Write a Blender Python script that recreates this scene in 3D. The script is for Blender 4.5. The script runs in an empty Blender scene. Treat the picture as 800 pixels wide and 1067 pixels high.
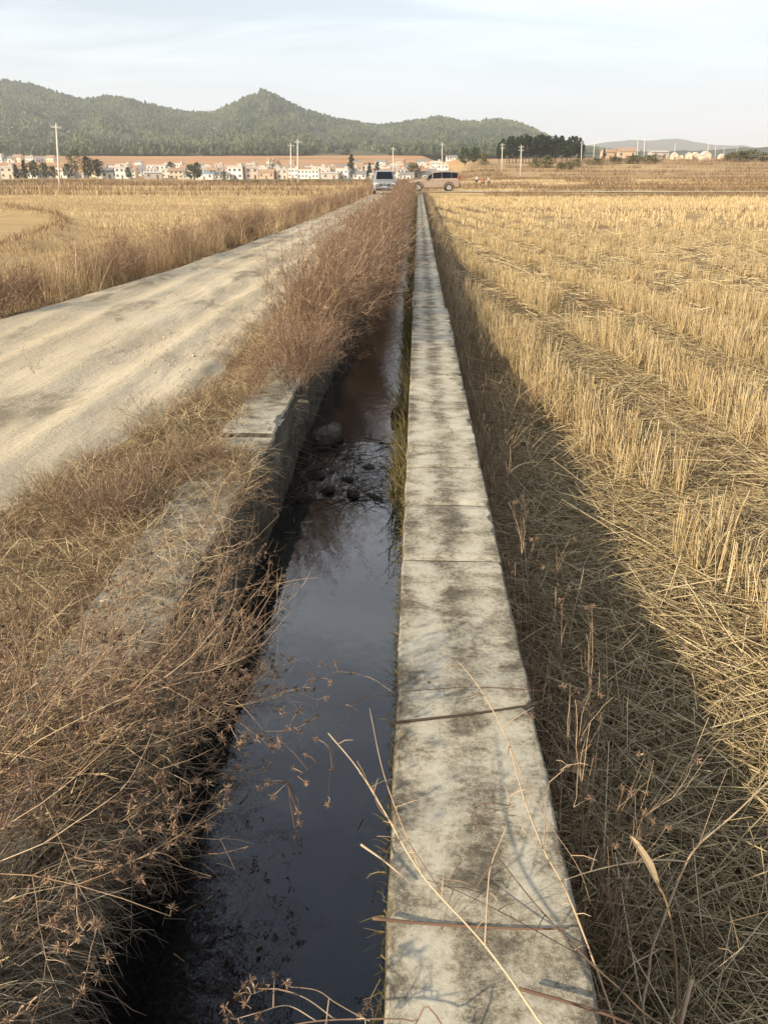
import bpy, math, random
import numpy as np
from mathutils import Vector, Matrix

RG = np.random.default_rng(11)
random.seed(11)
scene = bpy.context.scene
COL = scene.collection
PI = math.pi

# ------------------------------------------------------------------ camera
F, CX, CY = 830.0, 400.0, 533.5
PITCH = math.atan(353.5 / F)
YAW = math.atan(36.0 * math.cos(PITCH) / F)
CAMZ = 1.5
CAMX = -.026
cam_d = bpy.data.cameras.new('camera')
cam = bpy.data.objects.new('camera', cam_d)
COL.objects.link(cam)
cam_d.sensor_fit = 'VERTICAL'
cam_d.sensor_height = 36.0
cam_d.lens = 36.0 * F / 1067.0
cam_d.clip_start = 0.05
cam_d.clip_end = 30000
cam.location = (CAMX, 0, CAMZ)
cam.rotation_euler = (PI / 2 - PITCH, 0, YAW)
scene.camera = cam
CM = cam.rotation_euler.to_matrix()


def ray(x, y):
    return (CM @ Vector(((x - CX) / F, -(y - CY) / F, -1.0)))


def on_plane(x, y, z=0.0):
    d = ray(x, y)
    t = (z - CAMZ) / d.z
    return Vector((CAMX, 0, CAMZ)) + d * t


def at_Y(x, y, Y):
    d = ray(x, y)
    return Vector((CAMX, 0, CAMZ)) + d * (Y / d.y)


# ------------------------------------------------------------------ numpy helpers
_perm = RG.permutation(512)
_grad = RG.random(512)


def vnoise(x, y, seed=0):
    """smooth value noise 0..1"""
    x = np.asarray(x, float) + seed * 17.31
    y = np.asarray(y, float) + seed * 9.77
    xi = np.floor(x).astype(int)
    yi = np.floor(y).astype(int)
    fx = x - xi
    fy = y - yi
    fx = fx * fx * (3 - 2 * fx)
    fy = fy * fy * (3 - 2 * fy)

    def h(a, b):
        return _grad[(_perm[(a + seed * 7) & 511] + b * 3 + _perm[b & 511]) & 511]
    v00, v10, v01, v11 = h(xi, yi), h(xi + 1, yi), h(xi, yi + 1), h(xi + 1, yi + 1)
    return (v00 * (1 - fx) + v10 * fx) * (1 - fy) + (v01 * (1 - fx) + v11 * fx) * fy


def fbm(x, y, seed=0, octv=4):
    s, a, t = 0, 1.0, 0
    for o in range(octv):
        s = s + a * vnoise(np.asarray(x) * 2 ** o, np.asarray(y) * 2 ** o, seed + o)
        t += a
        a *= 0.5
    return s / t


def sstep(a, b, x):
    t = np.clip((np.asarray(x, float) - a) / (b - a), 0, 1)
    return t * t * (3 - 2 * t)


def mesh_np(name, V, Fs, m, rnd=None, parent=None, smooth=False):
    me = bpy.data.meshes.new(name)
    V = np.asarray(V, np.float32).reshape(-1, 3)
    if isinstance(Fs, np.ndarray):
        Fs = [Fs]
    Fs = [np.asarray(f, np.int32) for f in Fs if len(f)]
    loops = np.concatenate([f.ravel() for f in Fs])
    counts = np.concatenate([np.full(len(f), f.shape[1], np.int32) for f in Fs])
    starts = np.concatenate([[0], np.cumsum(counts)[:-1]]).astype(np.int32)
    me.vertices.add(len(V))
    me.vertices.foreach_set('co', V.ravel())
    me.loops.add(len(loops))
    me.loops.foreach_set('vertex_index', loops)
    me.polygons.add(len(counts))
    me.polygons.foreach_set('loop_start', starts)
    me.polygons.foreach_set('use_smooth', np.full(len(counts), bool(smooth)))
    if rnd is not None:
        at = me.attributes.new('rnd', 'FLOAT', 'POINT')
        at.data.foreach_set('value', np.asarray(rnd, np.float32))
    me.update(calc_edges=True)
    me.validate()
    if m is not None:
        me.materials.append(m)
    o = bpy.data.objects.new(name, me)
    COL.objects.link(o)
    if parent is not None:
        o.parent = parent
    return o


class MB:
    """collects loose shapes into one mesh"""

    def __init__(s):
        s.v, s.f3, s.f4, s.r, s.n = [], [], [], [], 0

    def add(s, V, Fc, rnd=None):
        V = np.asarray(V, float).reshape(-1, 3)
        Fc = np.asarray(Fc, int)
        if len(V) == 0 or len(Fc) == 0:
            return
        (s.f3 if Fc.shape[1] == 3 else s.f4).append(Fc + s.n)
        s.v.append(V)
        s.r.append(np.full(len(V), random.random()) if rnd is None else np.asarray(rnd, float))
        s.n += len(V)

    def box(s, x0, x1, y0, y1, z0, z1):
        V = [(x, y, z) for x in (x0, x1) for y in (y0, y1) for z in (z0, z1)]
        s.add(V, [(0, 1, 3, 2), (4, 6, 7, 5), (0, 4, 5, 1), (2, 3, 7, 6), (0, 2, 6, 4), (1, 5, 7, 3)])

    def prism(s, pts, x0, x1, axis=0):
        """polygon pts (a,b) swept along axis"""
        n = len(pts)
        V = []
        for x in (x0, x1):
            for a, b in pts:
                V.append((x, a, b) if axis == 0 else (a, x, b))
        q = [(i, (i + 1) % n, n + (i + 1) % n, n + i) for i in range(n)]
        s.add(V, q)
        t = [(k0 + 0, k0 + i, k0 + i + 1) for k0 in (0, n) for i in range(1, n - 1)]
        s.f3.append(np.asarray(t, int) + s.n - 2 * n)

    def tube(s, pts, r0, r1=None, sides=6, wob=0.0):
        r1 = r0 if r1 is None else r1
        P = np.asarray([tuple(p) for p in pts], float)
        n = len(P)
        T = np.gradient(P, axis=0)
        T /= np.linalg.norm(T, axis=1)[:, None] + 1e-9
        ref = np.array([0, 0, 1.0]) if abs(T[:, 2]).mean() < 0.8 else np.array([1.0, 0, 0])
        A = np.cross(T, ref)
        A /= np.linalg.norm(A, axis=1)[:, None] + 1e-9
        B = np.cross(T, A)
        rad = np.linspace(r0, r1, n) * (1 + wob * (RG.random(n) - .5))
        ang = np.arange(sides) * 2 * PI / sides
        V = P[:, None, :] + rad[:, None, None] * (np.cos(ang)[None, :, None] * A[:, None, :] + np.sin(ang)[None, :, None] * B[:, None, :])
        Fc = []
        for i in range(n - 1):
            for k in range(sides):
                k2 = (k + 1) % sides
                Fc.append((i * sides + k, i * sides + k2, (i + 1) * sides + k2, (i + 1) * sides + k))
        base = s.n
        s.add(V, Fc)
        cap = [(base, base + k + 1, base + k) for k in range(1, sides - 1)]
        e = base + (n - 1) * sides
        cap += [(e, e + k, e + k + 1) for k in range(1, sides - 1)]
        s.f3.append(np.asarray(cap, int))

    def lathe(s, prof, axis, c, n=14):
        """prof [(r,h)], axis 'x','y' or 'z', centre c"""
        V, Fc = [], []
        for r, h in prof:
            for k in range(n):
                a = 2 * PI * k / n
                p = [r * math.cos(a), r * math.sin(a)]
                if axis == 'z':
                    V.append((c[0] + p[0], c[1] + p[1], c[2] + h))
                elif axis == 'y':
                    V.append((c[0] + p[0], c[1] + h, c[2] + p[1]))
                else:
                    V.append((c[0] + h, c[1] + p[0], c[2] + p[1]))
        for i in range(len(prof) - 1):
            for k in range(n):
                k2 = (k + 1) % n
                Fc.append((i * n + k, i * n + k2, (i + 1) * n + k2, (i + 1) * n + k))
        s.add(V, Fc)

    def build(s, name, m, parent=None, smooth=False):
        return mesh_np(name, np.concatenate(s.v), [np.concatenate(x) for x in (s.f3, s.f4) if x], m,
                       np.concatenate(s.r), parent, smooth)


def blades(root, az, th0, bend, L, w, seg=3, tube=False, taper=.3, twist=None, kink=0.0):
    """grown strips; returns V, F, rnd, P(centre lines)"""
    root = np.asarray(root, float)
    N = len(root)
    az, th0, bend, L, w = [np.broadcast_to(np.asarray(q, float), (N,)) for q in (az, th0, bend, L, w)]
    t = np.linspace(0, 1, seg + 1)
    tm = (t[1:] + t[:-1]) / 2
    th = th0[:, None] + bend[:, None] * tm
    azz = az[:, None] + np.zeros(seg)
    if kink:
        th = th + kink * RG.normal(size=(N, seg))
        azz = azz + 1.5 * kink * RG.normal(size=(N, seg))
    ds = (L / seg)[:, None]
    D = np.stack([np.sin(th) * np.cos(azz), np.sin(th) * np.sin(azz), np.cos(th)], -1)
    P = np.zeros((N, seg + 1, 3))
    P[:, 0] = root
    P[:, 1:] = root[:, None] + np.cumsum(D * ds[..., None], 1)
    T = np.concatenate([D[:, :1], (D[:, 1:] + D[:, :-1]) / 2, D[:, -1:]], 1)
    A = np.stack([-np.sin(az), np.cos(az), 0 * az], -1)[:, None, :] + 0 * T
    B = np.cross(T, A)
    if twist is None:
        twist = RG.random(N) * PI
    tw = np.broadcast_to(np.asarray(twist, float), (N,))[:, None, None]
    ww = (w[:, None] * (1 - (1 - taper) * t))[..., None]
    rr = RG.random(N)
    if not tube:
        S = np.cos(tw) * A + np.sin(tw) * B
        V = np.stack([P - S * ww / 2, P + S * ww / 2], 2)       # N,seg+1,2,3
        k = 2
        i = np.arange(seg)
        q = np.stack([2 * i, 2 * i + 1, 2 * i + 3, 2 * i + 2], -1)
    else:
        vs = []
        for a in (0, 2 * PI / 3, 4 * PI / 3):
            vs.append(P + (np.cos(a + tw) * A + np.sin(a + tw) * B) * ww / 2)
        V = np.stack(vs, 2)
        k = 3
        i = np.arange(seg)
        q = np.concatenate([np.stack([3 * i + a, 3 * i + (a + 1) % 3, 3 * i + 3 + (a + 1) % 3, 3 * i + 3 + a], -1) for a in range(3)])
    nv = (seg + 1) * k
    Fc = (np.arange(N) * nv)[:, None, None] + q[None]
    return V.reshape(-1, 3), Fc.reshape(-1, 4), np.repeat(rr, nv), P


def pick(P, n, t0=.3, t1=1.0):
    """n random points on the centre lines P; also the local heading"""
    N, S, _ = P.shape
    i = RG.integers(0, N, n)
    t = (t0 + (t1 - t0) * RG.random(n)) * (S - 1)
    j = np.minimum(t.astype(int), S - 2)
    f = (t - j)[:, None]
    p = P[i, j] * (1 - f) + P[i, j + 1] * f
    d = P[i, j + 1] - P[i, j]
    az = np.arctan2(d[:, 1], d[:, 0])
    th = np.arctan2(np.hypot(d[:, 0], d[:, 1]), d[:, 2])
    return p, az, th


# ------------------------------------------------------------------ tags
def tag(o, label, cat, group=None, kind=None):
    o['label'] = label
    o['category'] = cat
    if group:
        o['group'] = group
    if kind:
        o['kind'] = kind
    return o


def empty(name, loc=(0, 0, 0), rz=0.0):
    o = bpy.data.objects.new(name, None)
    COL.objects.link(o)
    o.location = loc
    o.rotation_euler = (0, 0, rz)
    return o


def copy_tree(o, parent=None):
    c = o.copy()
    COL.objects.link(c)
    if parent is not None:
        c.parent = parent
    for ch in [x for x in KIDS.get(o.name, [])]:
        d = copy_tree(ch, c)
        KIDS.setdefault(c.name, []).append(d)
    return c


KIDS = {}


def note(o):
    KIDS[o.name] = list(o.children)
    for c in o.children:
        note(c)


# ------------------------------------------------------------------ materials
def new_mat(name):
    m = bpy.data.materials.new(name)
    m.use_nodes = True
    nt = m.node_tree
    nt.nodes.clear()
    out = nt.nodes.new('ShaderNodeOutputMaterial')
    b = nt.nodes.new('ShaderNodeBsdfPrincipled')
    nt.links.new(b.outputs[0], out.inputs[0])
    return m, nt, b, out


def N(nt, t, **kw):
    n = nt.nodes.new(t)
    for k, v in kw.items():
        setattr(n, k, v)
    return n


def ramp(nt, fac, stops, interp='LINEAR'):
    r = N(nt, 'ShaderNodeValToRGB')
    e = r.color_ramp
    e.interpolation = interp
    while len(e.elements) < len(stops):
        e.elements.new(0.5)
    for el, (p, c) in zip(e.elements, stops):
        el.position = p
        el.color = (c[0], c[1], c[2], 1) if not isinstance(c, (int, float)) else (c, c, c, 1)
    nt.links.new(fac, r.inputs[0])
    return r.outputs[0]


def pos(nt, scale=(1, 1, 1), obj=False, loc=(0, 0, 0)):
    if obj:
        s = N(nt, 'ShaderNodeTexCoord').outputs['Object']
    else:
        s = N(nt, 'ShaderNodeNewGeometry').outputs['Position']
    mp = N(nt, 'ShaderNodeMapping')
    mp.inputs['Scale'].default_value = scale
    mp.inputs['Location'].default_value = loc
    nt.links.new(s, mp.inputs[0])
    return mp.outputs[0]


def noise(nt, vec, scale, detail=4, rough=.6, dist=0.0):
    n = N(nt, 'ShaderNodeTexNoise')
    n.inputs['Scale'].default_value = scale
    n.inputs['Detail'].default_value = detail
    n.inputs['Roughness'].default_value = rough
    n.inputs['Distortion'].default_value = dist
    nt.links.new(vec, n.inputs['Vector'])
    return n.outputs['Fac']


def noise_c(nt, vec, scale):
    n = N(nt, 'ShaderNodeTexNoise')
    n.inputs['Scale'].default_value = scale
    n.inputs['Detail'].default_value = 4
    nt.links.new(vec, n.inputs['Vector'])
    return n.outputs['Color']


def mix(nt, fac, a, b, blend='MIX'):
    m = N(nt, 'ShaderNodeMix', data_type='RGBA', blend_type=blend)
    for s, v in ((m.inputs[0], fac), (m.inputs[6], a), (m.inputs[7], b)):
        if isinstance(v, (int, float)):
            s.default_value = v
        elif isinstance(v, tuple):
            s.default_value = (*v, 1)
        else:
            nt.links.new(v, s)
    return m.outputs[2]


def math_n(nt, op, a, b=None, clamp=False):
    m = N(nt, 'ShaderNodeMath', operation=op, use_clamp=clamp)
    for s, v in zip(m.inputs, (a, b)):
        if v is None:
            continue
        if isinstance(v, (int, float)):
            s.default_value = v
        else:
            nt.links.new(v, s)
    return m.outputs[0]


def bump(nt, b, h, strength=.4, dist=.01):
    n = N(nt, 'ShaderNodeBump')
    n.inputs['Strength'].default_value = strength
    n.inputs['Distance'].default_value = dist
    nt.links.new(h, n.inputs['Height'])
    nt.links.new(n.outputs[0], b.inputs['Normal'])


def plain(name, col, rough=.7, var=.15, scale=4.0, metal=0.0, spec=.5):
    m, nt, b, _ = new_mat(name)
    f = noise(nt, pos(nt, obj=True), scale, 5)
    c0 = tuple(max(0, c * (1 - var)) for c in col)
    c1 = tuple(min(1, c * (1 + var)) for c in col)
    nt.links.new(ramp(nt, f, [(.3, c0), (.7, c1)]), b.inputs['Base Color'])
    b.inputs['Roughness'].default_value = rough
    b.inputs['Metallic'].default_value = metal
    b.inputs['Specular IOR Level'].default_value = spec
    return m


def blade_mat(name, stops, trans=.25, patch=None, pscale=.6, rough=.75):
    """straw and grass: colour per blade from the 'rnd' attribute, patches from position"""
    m, nt, b, out = new_mat(name)
    at = N(nt, 'ShaderNodeAttribute', attribute_name='rnd')
    c = ramp(nt, at.outputs['Fac'], stops)
    if patch:
        f = ramp(nt, noise(nt, pos(nt), pscale, 3), [(.42, 0.0), (.62, 1.0)])
        c = mix(nt, math_n(nt, 'MULTIPLY', f, patch[1]), c, patch[0])
    nt.links.new(c, b.inputs['Base Color'])
    b.inputs['Roughness'].default_value = rough
    b.inputs['Specular IOR Level'].default_value = .25
    if trans:
        t = N(nt, 'ShaderNodeBsdfTranslucent')
        nt.links.new(c, t.inputs[0])
        mx = N(nt, 'ShaderNodeMixShader')
        mx.inputs[0].default_value = trans
        nt.links.new(b.outputs[0], mx.inputs[1])
        nt.links.new(t.outputs[0], mx.inputs[2])
        nt.links.new(mx.outputs[0], out.inputs[0])
    return m


M = {}
M['straw'] = blade_mat('straw', [(0, (.18, .13, .075)), (.10, (.36, .26, .13)), (.3, (.58, .43, .22)), (.7, (.70, .55, .31)), (1, (.78, .66, .43))], .22)
M['litter'] = blade_mat('litter', [(0, (.16, .12, .066)), (.35, (.35, .27, .145)), (.7, (.56, .445, .25)), (1, (.75, .63, .40))], .12)
M['farstraw'] = blade_mat('far_straw', [(0, (.40, .29, .155)), (.5, (.58, .45, .255)), (1, (.72, .59, .37))], .2, ((.30, .19, .09), .5), .13)
M['drygrass'] = blade_mat('dry_grass', [(0, (.13, .09, .055)), (.3, (.27, .195, .115)), (.65, (.45, .34, .20)), (1, (.66, .54, .34))], .18, ((.17, .105, .065), .6), 1.6)
M['wallgrass'] = blade_mat('wall_grass', [(0, (.11, .075, .048)), (.4, (.25, .18, .105)), (.8, (.40, .30, .175)), (1, (.58, .47, .30))], .12)
M['palegrass'] = blade_mat('pale_grass', [(0, (.25, .17, .09)), (.5, (.43, .315, .175)), (1, (.64, .51, .31))], .2, ((.20, .115, .068), .85), .45)
M['greygrass'] = blade_mat('grey_grass', [(0, (.07, .055, .04)), (.5, (.20, .16, .11)), (1, (.44, .38, .28))], .15)
M['greengrass'] = blade_mat('green_grass', [(0, (.06, .065, .022)), (.5, (.14, .12, .045)), (1, (.32, .24, .11))], .25)
M['redstem'] = blade_mat('red_stem', [(0, (.12, .07, .048)), (.5, (.25, .155, .10)), (1, (.44, .31, .20))], .08)
M['weedstem'] = blade_mat('weed_stem', [(0, (.16, .10, .065)), (.5, (.33, .225, .14)), (1, (.54, .41, .27))], .05)
M['burr'] = blade_mat('burr', [(0, (.05, .035, .025)), (.6, (.11, .075, .05)), (1, (.22, .155, .10))], .05)
M['bush'] = blade_mat('bush', [(0, (.085, .052, .036)), (.4, (.19, .115, .074)), (.75, (.31, .205, .135)), (.93, (.46, .34, .22)), (1, (.60, .48, .32))], .10)
M['brownbrush'] = blade_mat('brown_brush', [(0, (.13, .085, .05)), (.6, (.25, .165, .095)), (1, (.38, .27, .15))], .15)


def soil_mat(name, stops, scale=3.0, rough=.95, bstr=.5, stretch=(1, 1, 1)):
    m, nt, b, _ = new_mat(name)
    v = pos(nt, stretch)
    f = noise(nt, v, scale, 8, .65)
    g = noise(nt, v, scale * 14, 4, .7)
    h = math_n(nt, 'ADD', math_n(nt, 'MULTIPLY', f, .65), math_n(nt, 'MULTIPLY', g, .35))
    nt.links.new(ramp(nt, h, stops), b.inputs['Base Color'])
    b.inputs['Roughness'].default_value = rough
    b.inputs['Specular IOR Level'].default_value = .15
    bump(nt, b, h, bstr, .03)
    return m


# ground: brown soil near, straw coloured fields further off, ochre earth up the slope
def ground_material():
    m, nt, b, _ = new_mat('field_ground')
    P = pos(nt)
    sep = N(nt, 'ShaderNodeSeparateXYZ')
    nt.links.new(P, sep.inputs[0])
    fine = noise(nt, P, 9, 8, .7)
    near = ramp(nt, fine, [(.3, (.085, .058, .034)), (.5, (.19, .135, .075)), (.7, (.33, .245, .135))])
    band = noise(nt, pos(nt, (.010, .11, .2)), 1.0, 5, .6, .4)
    spk = noise(nt, pos(nt, (.25, .6, 1)), 1.0, 6, .75)
    bs = math_n(nt, 'ADD', math_n(nt, 'MULTIPLY', band, .75), math_n(nt, 'MULTIPLY', spk, .25))
    far = ramp(nt, bs, [(.36, (.14, .085, .045)), (.43, (.28, .185, .09)), (.48, (.46, .33, .165)), (.52, (.50, .365, .19)), (.56, (.30, .19, .09)), (.60, (.42, .30, .15)), (.66, (.17, .14, .06))])
    c = mix(nt, ramp(nt, math_n(nt, 'DIVIDE', sep.outputs['Y'], 60.0), [(.35, 0.0), (1.0, 1.0)]), near, far)
    # fields left of the track are pale from close by
    lf = math_n(nt, 'MULTIPLY', ramp(nt, math_n(nt, 'MULTIPLY', sep.outputs['X'], -.05), [(.29, 0.0), (.33, 1.0)]), .75)
    c = mix(nt, lf, c, ramp(nt, spk, [(.3, (.33, .23, .11)), (.6, (.50, .36, .18))]))
    ochre = ramp(nt, noise(nt, pos(nt, (.006, .03, .06)), 1.0, 6, .65, .3),
                 [(.32, (.20, .135, .07)), (.45, (.42, .235, .115)), (.58, (.50, .285, .145)), (.7, (.34, .20, .10))])
    c2 = mix(nt, ramp(nt, math_n(nt, 'DIVIDE', sep.outputs['Y'], 1000.0), [(.40, 0.0), (.52, 1.0)]), c, ochre)
    nt.links.new(c2, b.inputs['Base Color'])
    b.inputs['Roughness'].default_value = .95
    b.inputs['Specular IOR Level'].default_value = .1
    bump(nt, b, fine, .6, .03)
    return m


M['ground'] = ground_material()


def road_material():
    m, nt, b, _ = new_mat('dry_mud_road')
    v = pos(nt, (1.5, .8, 1))
    f = noise(nt, v, 1.3, 9, .62, .5)
    g = noise(nt, pos(nt), 26, 6, .7)
    big = noise(nt, pos(nt, (.6, .22, 1)), 1.0, 3)
    trk = noise(nt, pos(nt, (9, .9, 1)), 1.0, 6, .65, .5)     # tyre lines along the road
    h = math_n(nt, 'ADD', math_n(nt, 'MULTIPLY', f, .5), math_n(nt, 'MULTIPLY', g, .3))
    h = math_n(nt, 'ADD', h, math_n(nt, 'MULTIPLY', trk, .27))
    c = ramp(nt, h, [(.34, (.24, .195, .135)), (.43, (.40, .345, .25)), (.52, (.49, .425, .31)), (.66, (.56, .495, .375))])
    c = mix(nt, ramp(nt, big, [(.4, 0.0), (.65, .4)]), c, (.44, .365, .235))
    cl_ = noise(nt, pos(nt, (1.1, .45, 1)), 1.4, 6, .7, .4)      # crumbly darker mud patches
    c = mix(nt, ramp(nt, cl_, [(.54, 0.0), (.63, .75)]), c, (.215, .175, .12))
    nt.links.new(c, b.inputs['Base Color'])
    b.inputs['Roughness'].default_value = .95
    b.inputs['Specular IOR Level'].default_value = .15
    bump(nt, b, h, .75, .06)
    return m


M['road'] = road_material()


def concrete_material(name, stripes=True, dark=1.0, side_col=None):
    m, nt, b, _ = new_mat(name)
    P = pos(nt)
    sep = N(nt, 'ShaderNodeSeparateXYZ')
    nt.links.new(P, sep.inputs[0])
    a = noise(nt, pos(nt, (.8, 1.0, 1)), 9, 9, .72, .3)
    f = noise(nt, P, 60, 5, .75)
    big = noise(nt, P, 1.6, 3)
    s = math_n(nt, 'ADD', math_n(nt, 'MULTIPLY', a, .62), math_n(nt, 'MULTIPLY', f, .38))
    s = math_n(nt, 'ADD', s, math_n(nt, 'MULTIPLY', math_n(nt, 'SUBTRACT', big, .5), .35))
    if stripes:   # dirt gathers along the middle and the two edges of the coping
        wob = math_n(nt, 'MULTIPLY', math_n(nt, 'SUBTRACT', noise(nt, P, 2.6, 4), .5), .20)
        x = math_n(nt, 'ADD', sep.outputs['X'], wob)
        cs = math_n(nt, 'COSINE', math_n(nt, 'MULTIPLY', math_n(nt, 'SUBTRACT', x, .14), 2 * PI / .215))
        s = math_n(nt, 'SUBTRACT', s, math_n(nt, 'MULTIPLY', cs, .052))
    crk = N(nt, 'ShaderNodeTexVoronoi', feature='DISTANCE_TO_EDGE')
    crk.inputs['Scale'].default_value = 1.25
    wv = mix(nt, .12, P, noise_c(nt, P, 5))
    nt.links.new(wv, crk.inputs['Vector'])
    crack = ramp(nt, crk.outputs['Distance'], [(.0, .045), (.007, 0.0)])
    grit = noise(nt, P, 240, 2, .6)
    s = math_n(nt, 'SUBTRACT', s, crack)
    s = math_n(nt, 'ADD', s, math_n(nt, 'MULTIPLY', math_n(nt, 'SUBTRACT', grit, .5), .10))
    c = ramp(nt, s, [(.35, (.085 * dark, .073 * dark, .054 * dark)), (.43, (.165 * dark, .145 * dark, .108 * dark)), (.49, (.29 * dark, .262 * dark, .197 * dark)),
                     (.56, (.41 * dark, .38 * dark, .30 * dark)), (.68, (.50 * dark, .47 * dark, .385 * dark))])
    if side_col:     # vertical sides take a darker brown than the top
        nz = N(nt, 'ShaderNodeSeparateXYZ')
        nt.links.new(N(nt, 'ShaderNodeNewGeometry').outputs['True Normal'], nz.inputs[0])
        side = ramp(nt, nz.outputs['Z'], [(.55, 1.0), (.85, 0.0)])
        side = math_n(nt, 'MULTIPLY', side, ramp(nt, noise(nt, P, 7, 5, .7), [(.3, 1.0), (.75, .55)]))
        c = mix(nt, side, c, side_col)
    nt.links.new(c, b.inputs['Base Color'])
    b.inputs['Roughness'].default_value = .9
    b.inputs['Specular IOR Level'].default_value = .2
    bump(nt, b, s, .35, .008)
    return m


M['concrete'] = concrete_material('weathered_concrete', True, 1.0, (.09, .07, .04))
M['concrete2'] = concrete_material('dark_sided_concrete', False, .92, (.035, .028, .02))
M['rock'] = soil_mat('rock', [(.35, (.05, .045, .04)), (.5, (.16, .145, .125)), (.65, (.30, .28, .24))], 5)
M['midrock'] = soil_mat('mid_rock', [(.35, (.03, .027, .023)), (.5, (.10, .088, .07)), (.68, (.24, .21, .165))], 7)
M['wetrock'] = soil_mat('wet_rock', [(.35, (.012, .011, .010)), (.55, (.04, .036, .03)), (.7, (.09, .08, .065))], 6, .35)


def water_material(name, bs, sc, rough=.02, dark=(.006, .0075, .009), dist=.01, glint=None):
    m, nt, b, _ = new_mat(name)
    b.inputs['Base Color'].default_value = (*dark, 1)
    b.inputs['Roughness'].default_value = rough
    b.inputs['IOR'].default_value = 1.9
    f = noise(nt, pos(nt, (1, .55, 1)), sc, 3, .5, .2)
    g = noise(nt, pos(nt, (1, .5, 1)), sc * 4, 2, .5)
    h = math_n(nt, 'ADD', f, math_n(nt, 'MULTIPLY', g, .25))
    bump(nt, b, h, bs, dist)
    return m


M['water'] = water_material('still_water', .16, 9)
M['riffle'] = water_material('shallow_riffle', .6, 15, .05, (.012, .011, .010), .02)
M['stream'] = water_material('shallow_stream', .30, 11, .04, (.02, .018, .016), .012)

# ------------------------------------------------------------------ terrain
X_L0, X_L1 = -1.26, -.91      # left canal wall
X_R0, X_R1 = -.07, .35        # right canal wall
FIELD = -.50
END = 78.0


def road_left(Y):
    return np.interp(Y, [-10, 5, 8, 11, 14, 17, 25, 40, 70], [-5.6, -5.4, -5.1, -4.75, -4.45, -4.25, -4.05, -3.8, -3.7])


def road_right(Y):
    return np.interp(Y, [-10, 3, 6, 10, 30, 70], [-2.6, -2.15, -1.60, -1.68, -1.75, -1.75])


def bund_x(Y):
    return np.interp(Y, [0, 15, 22, 27, 31, 36, 48], [-8.6, -9.2, -10.6, -11.9, -13.2, -15.6, -24])


def gz(X, Y):
    X = np.asarray(X, float)
    Y = np.asarray(Y, float)
    zl = np.interp(Y, [-50, 60, 130, 250, 430, 520, 650, 800, 1000, 1300, 8000], [-.38, -.42, -.5, -1.2, -1.7, 0.0, 5.0, 12, 20, 26, 60])
    zr = np.interp(Y, [-50, 76, 80, 84, 88, 105, 107, 132, 134, 168, 170, 215, 217, 280, 306, 392, 470, 520, 700, 1000, 2000, 8000],
                   [FIELD, FIELD, -.2, -.2, -.5, -.55, -.25, -.5, -.2, -.5, -.1, -.4, 0.0, 0.0, 1.2, 4.7, 8.0, 9.5, 10, 12, 15, 40])
    s = sstep(2, 26, X + 0 * Y)
    s = np.where(Y < 100, np.where(X > -.3, 1.0, 0.0), s)
    far = zl * (1 - s) + zr * s
    far = far + (fbm(X * .02, Y * .02, 3, 4) - .5) * np.clip((Y - 90) / 200, 0, 1) * 1.2
    n1 = fbm(X * 1.2, Y * 1.2, 1, 4) - .5
    n2 = fbm(X * 6, Y * 6, 5, 3) - .5
    z = far + n1 * .10 * np.clip(1 - Y / 200, 0, 1) + n2 * .03 * (Y < 15)
    rl, rr = road_left(Y), road_right(Y)
    onroad = (Y < 90)
    w = sstep(rl - .9, rl - .1, X) * (1 - sstep(-.5, -.4, X)) * (1 - sstep(86, 100, Y))
    zroad = -.09 + n2 * .02
    z = z * (1 - w) + zroad * w
    verge = sstep(rr - .1, rr + .25, X) * (1 - sstep(X_L0 + .08, X_L0 + .16, X)) * (Y < END)
    z = z + verge * (.03 + n1 * .12)
    # bund in the left field
    bd = np.abs(X - bund_x(Y))
    z = z + .30 * np.exp(-(bd / .32) ** 2) * (Y < 48) * (X < -6.5)
    canal = (X > -1.1) & (X < .14) & (Y < END)
    z = np.where(canal, -.95, z)
    return z


def gz1(x, y):
    return float(gz(np.array([x]), np.array([y]))[0])


def grid(name, xs, ys, zf, m):
    XX, YY = np.meshgrid(xs, ys)
    Z = zf(XX, YY)
    nx, ny = len(xs), len(ys)
    i = np.arange(nx * ny).reshape(ny, nx)
    q = np.stack([i[:-1, :-1], i[:-1, 1:], i[1:, 1:], i[1:, :-1]], -1).reshape(-1, 4)
    return mesh_np(name, np.stack([XX, YY, Z], -1), q, m, smooth=True)


def geo(a, b, d0, g):
    out = [a]
    while out[-1] < b:
        out.append(out[-1] + d0)
        d0 *= g
    out[-1] = b
    return out


xs = sorted(set(np.round(np.concatenate([
    -np.array(geo(2.4, 5000, .25, 1.09)), np.arange(-2.3, -1.1, .08), [-1.101, -1.09, -.5, .13, .141], np.arange(.2, 3.4, .09),
    np.array(geo(3.4, 5000, .2, 1.09))]), 3)))
ys = np.array(sorted(set(np.round(np.concatenate([np.arange(-60, -3, 6.0), np.arange(-2, 9, .1), np.array(geo(9, 60, .12, 1.03)),
                                                  np.arange(61, 81, 1.0), np.array(geo(82, 8000, 1.2, 1.035))]), 3))))
g = grid('ground', np.array(xs), ys, gz, M['ground'])
tag(g, 'brown and straw coloured farmland soil stretching out to the hills', 'ground', kind='structure')


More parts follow.
